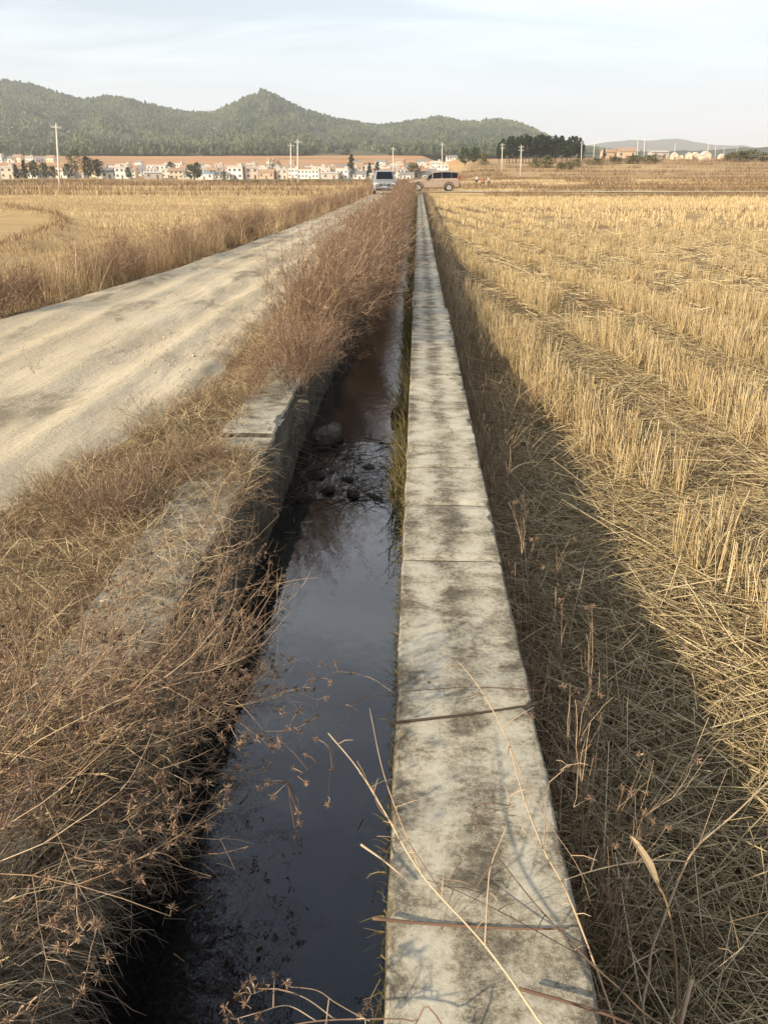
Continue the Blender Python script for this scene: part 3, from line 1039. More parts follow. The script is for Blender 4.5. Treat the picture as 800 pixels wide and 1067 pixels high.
# small feathery weeds in the verge
small = [shrub_mesh('dry_herb', 50 + k, ns=16, H=.40, nb=80, nt=260, nf=420, m=[M['drygrass'], M['wallgrass'], M['bush']][k]) for k in range(3)]
hs = []
for k in range(22):
    yy = 1.9 + 4.0 * RG.random()
    hs.append((float(road_right(yy)) + .12 + (.62) * RG.random(), yy, .28 + .32 * RG.random()))
hs += [(-1.75 + .8 * RG.random(), .95 + 1.2 * RG.random(), -(.6 + .45 * RG.random())) for k in range(24)]
for k, (x, y, sc) in enumerate(hs):
    o = small[k] if k < 3 else small[k % 3].copy()
    if k >= 3:
        COL.objects.link(o)
    o.location = (x, y, gz1(x, y) - .0)
    o.rotation_euler = (RG.normal() * .15, .25 + RG.normal() * .25, RG.random() * 6)
    o.scale = (abs(sc),) * 3
    if sc < 0:
        o.rotation_euler = Matrix.Rotation(.95 + .35 * RG.random(), 3, Vector((RG.normal() * .4, 1, 0))).to_euler()
        tag(o, 'tangled brown twiggy herb slumped over the near ledge towards the pool', 'herb', 'slumped twiggy herbs on the near ledge')
    else:
        tag(o, 'small feathery russet herb in the matted grass between road and broken ledge', 'herb', 'russet herbs on the near verge')
# brown shrubs on the bank across the road
bank = []
for k in range(70):
    yy = 8.5 + 68 * (k / 70) ** 1.3 + RG.random() * 2
    bank.append((float(road_left(yy)) - .3 - .7 * RG.random(), yy, .55 + .5 * RG.random()))
for k, (x, y, sc) in enumerate(bank):
    o = protos[k % 5].copy()
    COL.objects.link(o)
    o.location = (x, y, gz1(x, y))
    o.rotation_euler = (0, 0, RG.random() * 6)
    o.scale = (sc * 1.2, sc * 1.2, sc)
    tag(o, 'brown shrub standing in the tall pale grass on the far side of the road', 'shrub', 'brown shrubs on the bank left of the road')


# ------------------------------------------------------------------ burr weeds with forked heads
def burr_mesh():
    n, r = 26, .0115
    d = RG.normal(size=(n, 3))
    d /= np.linalg.norm(d, axis=1)[:, None]
    V, Fc, rr, _ = blades(np.zeros((n, 3)), np.arctan2(d[:, 1], d[:, 0]), np.arccos(d[:, 2]), 0, r * (.7 + .6 * RG.random(n)), 0.0022, 1, False, .5)
    core = np.array([(1, 0, 0), (-1, 0, 0), (0, 1, 0), (0, -1, 0), (0, 0, 1), (0, 0, -1)], float) * .004
    t = [(0, 2, 4), (2, 1, 4), (1, 3, 4), (3, 0, 4), (2, 0, 5), (1, 2, 5), (3, 1, 5), (0, 3, 5)]
    o = mesh_np('seed_head', np.concatenate([V, core]), [Fc, np.array(t) + len(V)], M['burr'], np.concatenate([rr, np.full(6, .2)]))
    me = o.data
    bpy.data.objects.remove(o)
    return me


BURRS = [burr_mesh() for k in range(5)]


def burr(heads, hb, p, n=16, r=.015):
    hb.append((Vector(p), r / .0145))


def put_burrs(hb, root, loc=Vector((0, 0, 0))):
    for p, s in hb[:100]:
        o = bpy.data.objects.new('seed_head', random.choice(BURRS))
        COL.objects.link(o)
        o.parent = root
        o.location = p - loc
        o.rotation_euler = (random.random() * 6, random.random() * 6, 0)
        o.scale = (s,) * 3


def grow(sb, hb, p, az, th, L, r, depth, droop=.5, forks=3, heads=True):
    n = 8
    pts = [Vector(p)]
    t = th
    a = az
    for k in range(n):
        t += droop / n + random.gauss(0, .06)
        a += random.gauss(0, .06)
        d = Vector((math.sin(t) * math.cos(a), math.sin(t) * math.sin(a), math.cos(t)))
        pts.append(pts[-1] + d * L / n)
        if depth > 0 and k >= (3 if depth > 1 else 2) and random.random() < .62:
            for sgn in (-1, 1):
                if random.random() < .8:
                    grow(sb, hb, pts[-1], a + sgn * random.uniform(.45, .9), t + random.gauss(-.15, .3), L * random.uniform(.25, .5), r * .6, depth - 1, random.gauss(0, .3), forks, heads)
    sb.tube(pts, r, r * .45, 5 if r > .002 else 4)
    if heads:
        for q in range(random.randint(0, forks)):
            e = pts[-1] + Vector((random.gauss(0, .022), random.gauss(0, .022), random.gauss(.008, .016)))
            sb.tube([pts[-1], (pts[-1] + e) / 2 + Vector((0, 0, .003)), e], r * .4, r * .3, 3)
            burr(None, hb, e)


def weed(name, stems, H, spread, th=(.6, 1.2), droop=.5, r=.0034, depth=2, forks=3):
    root = empty(name)
    sb, hb = MB(), []
    for k in range(stems):
        grow(sb, hb, (random.gauss(0, .03), random.gauss(0, .03), -.03), random.gauss(0, spread), random.uniform(*th), H * random.uniform(.7, 1.1), r * random.uniform(.8, 1.15), depth, droop * random.uniform(.5, 1.2), forks)
    sb.build('stem', M['weedstem'], root, True)
    put_burrs(hb, root)
    note(root)
    return root


wp = [weed('burr_weed', 4, .8, .55, (.8, 1.35), .4, .0021) for k in range(5)]
n_w = 0
wl_spots = [(-1.32, 1.35, 1.0), (-1.08, 1.5, .8), (-1.42, 1.62, 1.1), (-1.15, 1.8, .85), (-1.3, 1.95, .95), (-1.04, 2.1, .7), (-1.24, 2.3, .75),
            (-1.55, 1.4, 1.1), (-1.0, 2.65, .5), (-1.15, 3.1, .45), (-1.05, 3.7, .4), (-1.5, 1.9, 1.0), (-1.2, 1.6, .9)]
for k, (x, y, sc) in enumerate(wl_spots):
    o = wp[k] if k < 5 else copy_tree(wp[k % 5])
    o.location = (x, y, -.02)
    o.rotation_euler = (RG.normal() * .1, RG.normal() * .12, RG.normal() * .35)
    o.scale = (sc, sc, sc)
    tag(o, 'arching dry weed with dark burr heads leaning from the left ledge over the water', 'weed', 'burr weeds overhanging the left side of the pool')


# hand placed stems in front: (pixel x, pixel y, height over the coping), rooted beside the wall
def spline(pts, n=6):
    P = [Vector(p) for p in pts]
    P = [P[0] * 2 - P[1]] + P + [P[-1] * 2 - P[-2]]
    out = []
    for k in range(1, len(P) - 2):
        for j in range(n):
            t = j / n
            a, b, c, d = P[k - 1:k + 3]
            out.append(.5 * ((2 * b) + (c - a) * t + (2 * a - 5 * b + 4 * c - d) * t * t + (3 * b - a - 3 * c + d) * t ** 3))
    out.append(P[-2])
    return out


def traced(name, label, cat, lines, mat, heads=(), root=None, twigs=0, hr=.013):
    o = empty(name)
    sb, hb = MB(), []
    first = True
    allp = []
    for pts, r0, r1 in lines:
        W = [on_plane(x, y, z) for x, y, z in pts]
        if first and root is not None:
            W = [Vector(root)] + W
            o.location = root
        first = False
        P = spline(W)
        allp += P[len(P) // 3:]
        sb.tube(P, r0 * .6, r1 * .6, 6, .3)
    loc = Vector(o.location)
    for k in range(twigs):
        p = random.choice(allp)
        e = p + Vector((random.gauss(0, .04), random.gauss(0, .04), random.gauss(.015, .025)))
        mid = (p + e) / 2 + Vector((0, 0, .006))
        sb.tube([p, mid, e], .0012, .0007, 4)
        if hb is not None and heads and random.random() < .5:
            burr(None, hb, e, 10, hr * .8)
    for x, y, z in heads:
        p = on_plane(x, y, z)
        burr(None, hb, p, 20, hr)
        q = min(allp, key=lambda s_: (s_ - p).length)
        sb.tube([q, (q + p) / 2 + Vector((random.gauss(0, .006), 0, .006)), p], .0015, .0008, 4)
    s = sb.build('stem', M[mat], o, True)
    s.location = -loc
    put_burrs(hb, o, loc)
    return tag(o, label, cat)


traced('dry_weed', 'thick reddish stem rising diagonally over the concrete towards the pool', 'weed',
       [([(600, 1130, .06), (560, 1062, .08), (505, 985, .10), (440, 912, .13), (400, 845, .17), (372, 800, .21), (342, 764, .25)], .0052, .0022),
        ([(440, 912, .13), (415, 850, .2), (398, 800, .26), (385, 738, .32)], .0026, .0012),
        ([(400, 845, .17), (385, 818, .22), (374, 805, .25)], .002, .001),
        ([(505, 985, .10), (508, 930, .16), (512, 900, .2), (528, 860, .26)], .0028, .0012),
        ([(512, 900, .2), (490, 935, .16), (478, 955, .12)], .0018, .001),
        ([(460, 930, .12), (420, 870, .2), (395, 842, .24), (388, 815, .26)], .0022, .0012)], 'weedstem', root=(.47, .55, -.5), twigs=14)
traced('dry_weed', 'tall tan stem beside the right edge of the concrete, curving up and left', 'weed',
       [([(650, 1110, -.2), (638, 1060, -.1), (612, 985, .02), (588, 925, .08), (566, 885, .12), (545, 830, .18), (527, 768, .24), (500, 718, .3), (478, 690, .33)], .0050, .0018),
        ([(566, 885, .12), (568, 840, .17), (572, 815, .2)], .0022, .0012), ([(572, 815, .2), (590, 800, .23), (598, 796, .25)], .0018, .001),
        ([(566, 885, .12), (548, 868, .16), (532, 842, .2), (528, 830, .22)], .002, .001),
        ([(527, 768, .24), (560, 840, .2), (600, 900, .1), (615, 940, 0)], .0015, .0012)], 'weedstem', root=(.52, .75, -.5), twigs=18)
traced('dry_weed', 'dark grey woody stem with a small bud slanting across the stained concrete', 'weed',
       [([(720, 1120, -.15), (660, 1045, -.05), (612, 1000, .02), (560, 945, .05), (528, 905, .09), (505, 875, .13), (494, 842, .16)], .0046, .0018),
        ([(612, 1000, .02), (540, 960, .03), (480, 930, .05), (440, 915, .06)], .0022, .001)], 'burr', root=(.75, .72, -.5), heads=[(498, 860, .15)], twigs=12, hr=.006)
traced('dry_weed', 'burr weed reaching from the field across the concrete and out over the pool', 'weed',
       [([(575, 728, -.1), (560, 720, .01), (500, 716, .03), (455, 718, .05), (410, 722, .09), (372, 730, .12), (335, 745, .14), (290, 765, .15)], .0030, .0012),
        ([(410, 722, .09), (385, 706, .12), (352, 700, .15), (332, 708, .16)], .0016, .0009),
        ([(372, 730, .12), (350, 770, .10), (330, 795, .1), (300, 815, .1)], .0016, .0009),
        ([(335, 745, .14), (305, 760, .13), (275, 762, .13)], .0014, .0008),
        ([(372, 730, .12), (352, 755, .08), (345, 800, .06), (342, 830, .05)], .0012, .0008)], 'redstem', root=(.5, 1.78, -.5),
       heads=[(322, 702, .17), (335, 692, .17), (350, 690, .17), (345, 712, .16), (300, 758, .16), (312, 762, .16), (322, 752, .15), (290, 775, .15), (268, 770, .14), (330, 770, .12), (318, 815, .1), (305, 800, .1), (278, 815, .1), (284, 830, .1), (310, 845, .08), (312, 858, .06), (342, 838, .05), (308, 870, .05), (270, 822, .1), (366, 702, .14)], twigs=6)
traced('dry_weed', 'burr headed stem arching across the very bottom of the pool', 'weed',
       [([(470, 1085, .03), (430, 1064, .05), (380, 1062, .07), (330, 1064, .08), (285, 1072, .08)], .0036, .0018),
        ([(350, 1063, .07), (318, 1040, .12), (285, 1030, .14), (262, 1036, .15)], .002, .001),
        ([(330, 1064, .08), (300, 1048, .1), (270, 1055, .12), (245, 1062, .12)], .0018, .001),
        ([(380, 1062, .07), (350, 1045, .1), (330, 1032, .12), (300, 1028, .13)], .0018, .001)], 'weedstem', root=(.4, .62, -.5),
       heads=[(256, 1028, .16), (262, 1022, .16), (248, 1036, .15), (238, 1060, .13), (234, 1050, .13), (250, 1068, .11), (298, 1024, .14), (275, 1026, .15), (256, 1046, .14), (270, 1060, .12), (383, 1048, .06), (376, 1056, .05)], twigs=6)
traced('dry_weed', 'knotted brown stalk bending over the shaded straw in the lower right corner', 'weed',
       [([(690, 1110, -.42), (676, 1010, -.36), (690, 960, -.3), (712, 905, -.22), (728, 880, -.18), (765, 848, -.14), (802, 812, -.1), (840, 775, -.06)], .0062, .0032),
        ([(716, 898, -.21), (690, 896, -.12), (650, 900, -.04), (615, 908, .0), (588, 917, .02)], .0036, .0018),
        ([(728, 880, -.18), (742, 840, -.12), (758, 800, -.05)], .002, .001)], 'weedstem', root=(.93, .75, -.52), twigs=8)
traced('dry_weed', 'broken pale stub standing upright at the bottom right corner', 'weed',
       [([(700, 1120, -.45), (708, 1070, -.36), (720, 1022, -.26)], .011, .0085), ([(718, 1030, -.28), (745, 1010, -.22), (775, 986, -.16)], .002, .001)], 'weedstem', root=(.86, .62, -.52), twigs=4)
# a bleached grass culm with a broad leaf
gc = empty('grass_culm')
mb = MB()
P = spline([on_plane(706, 1110, -.42), on_plane(705, 1040, -.30), on_plane(702, 985, -.2), on_plane(694, 940, -.12), on_plane(676, 905, -.04), on_plane(656, 872, .02)])
gc.location = P[0]
mb.tube(P, .0042, .0018, 6)
s = mb.build('stem', M['palegrass'], gc, True)
s.location = -P[0]
wv = np.interp(np.linspace(0, 1, 9), [0, .35, .8, 1], [.002, .013, .008, .001])
Q = spline([on_plane(688, 930, -.1), on_plane(676, 903, -.03), on_plane(662, 880, .02), on_plane(653, 868, .03)], 3)[:9]
V, Fc = [], []
for k, p in enumerate(Q):
    for sg in (-1, 0, 1):
        V.append((p.x + sg * wv[k] * .8, p.y + sg * wv[k] * .25, p.z + (abs(sg)) * wv[k] * .5 + .002))
for k in range(len(Q) - 1):
    for c in (0, 1):
        Fc.append((3 * k + c, 3 * k + c + 1, 3 * k + 4 + c, 3 * k + 3 + c))
s = mesh_np('leaf', np.array(V) - np.array(P[0])[None], np.array(Fc), M['palegrass'], np.full(len(V), .95), gc)
tag(gc, 'single bleached grass stem with a broad bright leaf, right of the wall near the bottom', 'grass stem')


def stick(label, pts, r, mat):
    mb = MB()
    mb.tube(spline([on_plane(*p) for p in pts]), r, r * .6, 6)
    o = mb.build('stick', M[mat], None, True)
    tag(o, label, 'stick')


stick('dark crooked twig lying straight across the concrete, lowest of the pair', [(412, 753, .006), (455, 748, .009), (490, 744, .008), (530, 738, .010), (562, 733, .012)], .0045, 'burr')
stick('thin reddish twig lying across the concrete near the bottom of the picture', [(388, 957, .03), (440, 962, .012), (500, 966, .01), (560, 968, .012), (592, 967, .014)], .0038, 'redstem')
stick('slim red stem slanting over the lower right corner of the concrete', [(540, 1030, .03), (590, 1044, .03), (640, 1060, .02), (680, 1078, -.05)], .004, 'redstem')
stick('short pale twig poking out over the pool from the concrete edge', [(376, 880, .03), (400, 897, .02), (425, 918, .012)], .003, 'weedstem')

# upright red stems between wall and straw
rs = [weed('red_weed', 4, .55, 3.0, (.02, .3), .35, .0022, 1, 1) for k in range(3)]
for w_ in rs:
    w_.children[0].data.materials[0] = M['redstem']
rspots = [(.46, 1.62, .9), (.50, 1.8, 1.0), (.44, 2.1, .8), (.55, 2.3, .95), (.47, 2.75, .8), (.52, 3.2, .85), (.43, 3.7, .75), (.5, 4.4, .8), (.46, 5.2, .8), (.54, 1.45, .8), (.42, 6.2, .8)]
for k, (x, y, sc) in enumerate(rspots):
    o = rs[k] if k < 3 else copy_tree(rs[k % 3])
    o.location = (x, y, -.5)
    o.rotation_euler = (RG.normal() * .12, RG.normal() * .12, RG.random() * 6)
    o.scale = (sc,) * 3
    tag(o, 'thin upright reddish weed between the concrete wall and the straw', 'weed', 'red weeds along the field side of the wall')

# ------------------------------------------------------------------ materials for far things
M['silver'] = plain('silver_paint', (.27, .27, .275), .42, .08, 1, .2)
M['champagne'] = plain('dusty_brown_paint', (.31, .24, .185), .55, .15, 1.5, .1)
M['glass'] = plain('dark_glass', (.012, .015, .022), .3, .1, 4, 0, .08)
M['pane'] = plain('window_pane', (.10, .10, .10), .3, .2, 1)
M['tyre'] = plain('tyre_rubber', (.035, .033, .031), .85)
M['rim'] = plain('alloy_rim', (.5, .48, .45), .4, .1, 3, .6)
M['plastic'] = plain('black_plastic', (.03, .03, .03), .6)
M['lamp'] = plain('lamp_glass', (.75, .75, .72), .15)
M['tail'] = plain('tail_lamp', (.35, .03, .02), .2)
M['plate'] = plain('plate_blue', (.25, .38, .6), .5)
M['chrome'] = plain('chrome', (.7, .7, .7), .2, .05, 2, .9)
M['polec'] = plain('pole_concrete', (.62, .59, .52), .85, .12, 1)
M['iron'] = plain('galvanised_iron', (.42, .41, .39), .6, .1, 3, .5)
M['porcelain'] = plain('porcelain', (.7, .69, .66), .3)


# ------------------------------------------------------------------ vehicles, built along +x = forward
def vehicle(name, label, paint, st, glass, wheels, W, wr, front_extra=True, plate=True):
    """st: stations (x, zbottom, zbelt, zroof, halfwidth, roof halfwidth)"""
    root = empty(name)
    V, Fc = [], []

    def outline(s):
        x, zb, zt, zr, w, wr_ = s
        h = [(0, zb), (w * .8, zb), (w * .97, zb + .10), (w, zb + .3), (w, zt - .16), (w * .965, zt), (wr_, zr - .06), (wr_ * .9, zr - .012), (0, zr)]
        return [(x, yy, z) for yy, z in h] + [(x, -yy, z) for yy, z in h[-2:0:-1]]
    O = [outline(s) for s in st]
    n = len(O[0])
    for o in O:
        V += o
    for k in range(len(O) - 1):
        for j in range(n):
            j2 = (j + 1) % n
            Fc.append((k * n + j, k * n + j2, (k + 1) * n + j2, (k + 1) * n + j))
    caps = []
    for b in (0, (len(O) - 1) * n):
        for j in range(n // 2 - 1):
            caps.append((b + j, b + j + 1, b + n - 2 - j if j else b + n - 1 - 0 - 1, b + (n - j) % n))
    body = mesh_np('body', V, np.array(Fc + caps), paint, parent=root, smooth=False)
    bv = body.modifiers.new('soften', 'BEVEL')
    bv.width = .02
    bv.segments = 2
    bv.limit_method = 'ANGLE'

    def pane(nm, quad, off):
        q = [Vector(p) for p in quad]
        nrm = (q[1] - q[0]).cross(q[3] - q[0]).normalized()
        c = sum(q, Vector()) / 4
        if nrm.dot(c - Vector((st[len(st) // 2][0], 0, .9))) < 0:
            nrm = -nrm
        q = [c + (p - c) * .9 + nrm * off for p in q]
        q2 = [p - nrm * .01 for p in q]
        V_ = q + q2
        mesh_np(nm, [tuple(p) for p in V_], np.array([(0, 1, 2, 3), (7, 6, 5, 4)] + [(k, (k + 1) % 4, 4 + (k + 1) % 4, 4 + k) for k in range(4)]), M['glass'], parent=root)
    for a, b in glass:
        for sg in (1, -1):
            pa, pb = O[a], O[b]
            f = lambda s, k: Vector((s[k][0], s[k][1] * sg, s[k][2]))
            pane('side_window', [f(pa, 5), f(pb, 5), f(pb, 6), f(pa, 6)], .012)
    return root, O, pane


def wheel(root, x, y, r, w=.2):
    mb = MB()
    mb.lathe([(r * .62, -w / 2), (r * .93, -w / 2), (r, -w / 2 + .03), (r, w / 2 - .03), (r * .93, w / 2), (r * .62, w / 2), (r * .62, -w / 2)], 'y', (0, 0, 0), 20)
    t = mb.build('wheel', M['tyre'], root)
    t.location = (x, y, r)
    mb = MB()
    sg = 1 if y > 0 else -1
    mb.lathe([(r * .61, 0), (r * .58, sg * w * .42), (r * .5, sg * w * .36), (.06, sg * w * .40), (.001, sg * w * .44)], 'y', (0, 0, 0), 20)
    for k in range(5):
        a = k * 2 * PI / 5
        mb.tube([(0, sg * w * .46, 0), (r * .3 * math.cos(a), sg * w * .47, r * .3 * math.sin(a)), (r * .56 * math.cos(a), sg * w * .44, r * .56 * math.sin(a))], .03, .025, 5)
    mb.build('rim', M['rim'], t)


def small_part(nm, mat, root, *boxes):
    mb = MB()
    for b in boxes:
        mb.box(*b)
    o = mb.build(nm, mat, root)
    bv = o.modifiers.new('soften', 'BEVEL')
    bv.width = .012
    return o


# silver car coming towards the camera
st = [(2.12, .42, .72, .74, .72, .66), (1.95, .25, .86, .89, .84, .76), (1.2, .22, .98, 1.01, .90, .80), (.75, .22, 1.02, 1.05, .91, .80), (.05, .22, 1.04, 1.62, .92, .70),
      (-.9, .22, 1.05, 1.72, .92, .70), (-1.75, .25, 1.05, 1.66, .91, .68), (-2.15, .32, 1.03, 1.15, .88, .74), (-2.25, .45, .9, .95, .82, .76)]
car, O, pane = vehicle('silver_car', '', M['silver'], st, [(4, 5), (5, 6)], None, 1.8, .33)
pane('windshield', [Vector(O[3][7]), Vector(O[3][-7]), Vector(O[4][-7]), Vector(O[4][7])], .035)
pane('rear_window', [Vector(O[7][7]), Vector(O[7][-7]), Vector(O[6][-7]), Vector(O[6][7])], .035)
for x in (1.35, -1.35):
    for yv in (.80, -.80):
        wheel(car, x, yv, .34)
for sg in (1, -1):
    small_part('headlight', M['lamp'], car, (1.98, 2.08, sg * .66 - .15, sg * .66 + .15, .66, .80))
    small_part('mirror', M['silver'], car, (.55, .75, sg * 1.02 - .1, sg * 1.02 + .1, 1.0, 1.16))
small_part('grille', M['plastic'], car, (2.08, 2.14, -.4, .4, .62, .74))
small_part('grille_bar', M['chrome'], car, (2.14, 2.16, -.22, .22, .68, .72))
small_part('bumper', M['plastic'], car, (2.0, 2.16, -.7, .7, .32, .44))
small_part('licence_plate', M['plate'], car, (2.16, 2.18, -.22, .22, .46, .6))
small_part('roof_rack', M['iron'], car, (-1.5, -.1, -.66, -.63, 1.72, 1.76), (-1.5, -.1, .63, .66, 1.72, 1.76))
tag(car, 'silver grey car facing the camera at the far end of the dirt road', 'car')
p = at_Y(401, 200, 68)
car.location = (p.x - .05, 68, -.03)
car.rotation_euler = (0, 0, -PI / 2 + .06)

# brown SUV side-on, facing left
st = [(2.30, .45, .78, .80, .74, .66), (2.15, .28, .93, .96, .86, .78), (1.3, .26, 1.05, 1.08, .91, .80), (.88, .26, 1.08, 1.11, .92, .80), (.15, .26, 1.10, 1.68, .93, .72),
      (-.75, .26, 1.12, 1.78, .93, .72), (-1.65, .26, 1.13, 1.76, .92, .71), (-2.25, .30, 1.13, 1.70, .90, .70), (-2.42, .40, 1.10, 1.16, .88, .80), (-2.46, .45, .9, .92, .86, .80)]
suv, O, pane = vehicle('brown_car', '', M['champagne'], st, [(4, 5), (5, 6), (6, 7)], None, 1.86, .36)
pane('windshield', [Vector(O[3][7]), Vector(O[3][-7]), Vector(O[4][-7]), Vector(O[4][7])], .035)
pane('rear_window', [Vector(O[8][7]), Vector(O[8][-7]), Vector(O[7][-7]), Vector(O[7][7])], .035)
f = lambda s, k, sg: Vector((s[k][0], s[k][1] * sg, s[k][2]))
for sg in (1, -1):
    a, b = f(O[3], 5, sg), f(O[4], 5, sg)
    c = f(O[4], 6, sg)
    pane('side_window', [a.lerp(b, .35), b, c, a.lerp(c, .45)], .012)
for x in (1.48, -1.42):
    for yv in (.82, -.82):
        wheel(suv, x, yv, .37, .22)
        mb = MB()
        arc = [(x + .46 * math.cos(t), yv + (.115 if yv > 0 else -.115), .37 + .46 * math.sin(t)) for t in np.linspace(.05, PI - .05, 12)]
        mb.tube(arc, .035, .035, 6)
        mb.build('wheel_arch', M['plastic'], suv)
for sg in (1, -1):
    small_part('headlight', M['lamp'], suv, (2.1, 2.24, sg * .66 - .14, sg * .66 + .14, .74, .9))
    small_part('tail_light', M['tail'], suv, (-2.47, -2.3, sg * .80 - .09, sg * .80 + .1, 1.0, 1.35))
    small_part('mirror', M['champagne'], suv, (.62, .84, sg * 1.03 - .1, sg * 1.03 + .1, 1.08, 1.24))
    for xx in (.1, -.85):
        small_part('door_handle', M['chrome'], suv, (xx - .1, xx + .1, sg * .945 - .015, sg * .945 + .015, .95, .98))
    for a in (.12, -.78, -1.66):
        small_part('door_pillar', M['plastic'] if a < 0 else M['champagne'], suv, (a - .05, a + .05, sg * .83 - .1, sg * .83 + .06, 1.2, 1.62))
small_part('bumper', M['plastic'], suv, (-2.55, -2.38, -.8, .8, .42, .62))
small_part('roof_rack', M['iron'], suv, (-2.0, .1, -.68, -.65, 1.79, 1.83), (-2.0, .1, .65, .68, 1.79, 1.83))
tag(suv, 'dusty brown sport utility car seen side-on where the track crosses the canal', 'car')
p = at_Y(451, 199, 81.9)
suv.location = (p.x, 81.9, -.13)
suv.rotation_euler = (0, 0, PI + .05)


# ------------------------------------------------------------------ people on the far path
def skin_mesh(name, pts, edges, radii, m, parent=None, sub=1):
    me = bpy.data.meshes.new(name)
    me.from_pydata(pts, edges, [])
    me.materials.append(m)
    o = bpy.data.objects.new(name, me)
    COL.objects.link(o)
    o.parent = parent
    md = o.modifiers.new('skin', 'SKIN')
    md.use_smooth_shade = True
    for v, r in zip(me.skin_vertices[0].data, radii):
        v.radius = (r, r) if isinstance(r, (int, float)) else r
    me.skin_vertices[0].data[0].use_root = True
    sb = o.modifiers.new('sub', 'SUBSURF')
    sb.levels = sb.render_levels = sub
    return o


M['skin'] = plain('skin', (.45, .29, .2), .6, .05)
M['hair'] = plain('black_hair', (.015, .012, .01), .6)


def person(label, loc, rz, top, legs, squat=0.0, arm=0.3):
    hip = .92 - .55 * squat
    kn = .48 - .02 * squat
    fx = .42 * squat
    lean = .25 * squat
    pts = [(0, 0, hip), (lean * .4, 0, hip + .25), (lean, 0, hip + .47), (lean * 1.1, 0, hip + .55), (lean * 1.15 + .01, 0, hip + .63), (lean * 1.15 + .02, 0, hip + .75)]
    ed = [(0, 1), (1, 2), (2, 3), (3, 4), (4, 5)]
    rad = [(.15, .11), (.13, .10), (.15, .11), .05, .085, .07]
    for sg in (1, -1):
        b = len(pts)
        pts += [(0, sg * .10, hip - .05), (fx, sg * .13, kn), (fx * .35, sg * .11, .09), (fx * .35 + .16, sg * .12, .04)]
        rad += [.085, .06, .042, .035]
        ed += [(0, b), (b, b + 1), (b + 1, b + 2), (b + 2, b + 3)]
        b = len(pts)
        sx = lean
        pts += [(sx, sg * .19, hip + .45), (sx + arm * .2, sg * .25, hip + .2), (sx + arm, sg * .2, hip + .02), (sx + arm + .08, sg * .19, hip - .03)]
        rad += [.055, .042, .032, .03]
        ed += [(2, b), (b, b + 1), (b + 1, b + 2), (b + 2, b + 3)]
    body = skin_mesh('person', pts, ed, rad, M['skin'])
    body.location = loc
    body.rotation_euler = (0, 0, rz)
    g = lambda ids, k: ([pts[i_] for i_ in ids], [tuple(x * k if True else x for x in (rad[i_] if isinstance(rad[i_], tuple) else (rad[i_],) * 2)) for i_ in ids])
    P_, R_ = g([0, 1, 2, 10, 11, 18, 19], 1.16)
    skin_mesh('shirt', P_, [(0, 1), (1, 2), (2, 3), (3, 4), (2, 5), (5, 6)], R_, top, body)
    P_, R_ = g([0, 6, 7, 8, 14, 15, 16], 1.2)
    P_[0] = (P_[0][0], 0, hip - .01)
    skin_mesh('trousers', P_, [(0, 1), (1, 2), (2, 3), (0, 4), (4, 5), (5, 6)], R_, legs, body)
    h = Vector(pts[5])
    skin_mesh('hair', [(h.x - .035, 0, h.z - .06), (h.x - .02, 0, h.z + .03), (h.x + .02, 0, h.z + .055)], [(0, 1), (1, 2)], [.075, .085, .06], M['hair'], body)
    tag(body, label, 'person')


M['cl_white'] = plain('white_cloth', (.7, .7, .7), .85)
M['cl_dark'] = plain('dark_cloth', (.04, .04, .05), .85)
M['cl_red'] = plain('red_cloth', (.42, .10, .07), .85)
M['cl_blue'] = plain('grey_cloth', (.35, .37, .42), .85)
for (px, lab, rz, a, b, sq, ar) in ((496, 'person in a white top and dark trousers standing on the far path', .4, 'cl_white', 'cl_dark', .12, .15),
                                    (503.5, 'person in red crouching in the middle of three on the far path', 2.4, 'cl_red', 'cl_dark', .75, .3),
                                    (509, 'person in grey and dark clothes bending on the right of the far path', -2.2, 'cl_blue', 'cl_dark', .55, .35)):
    p = at_Y(px, 191, 145)
    person(lab, (p.x, 145, gz1(p.x, 145) + .02), rz, M[a], M[b], sq, ar)


# ------------------------------------------------------------------ utility poles
def pole(h, arms=1):
    r = empty('utility_pole')
    mb = MB()
    mb.tube([(0, 0, -.5), (0, 0, h * .5), (0, 0, h)], .19, .11, 10)
    mb.build('pole', M['polec'], r, True)
    for k in range(arms):
        z = h - .55 - k * 1.0
        mb = MB()
        mb.box(-.85, .85, -.17, -.09, z, z + .09)
        mb.tube([(-.5, -.12, z), (0, -.13, z - .5)], .02, .02, 4)
        mb.tube([(.5, -.12, z), (0, -.13, z - .5)], .02, .02, 4)
        c = mb.build('crossarm', M['iron'], r)
        for xx in (-.75, -.3, .3, .75):
            mi = MB()
            mi.lathe([(.001, 0), (.05, .0), (.07, .06), (.045, .1), (.065, .15), (.03, .22), (.001, .23)], 'z', (xx, -.13, z + .09), 8)
            mi.build('insulator', M['porcelain'], c)
    mb = MB()
    mb.lathe([(.001, 0), (.045, 0), (.065, .07), (.04, .12), (.03, .25), (.001, .26)], 'z', (0, 0, h), 8)
    mb.build('top_insulator', M['porcelain'], r)
    note(r)
    return r


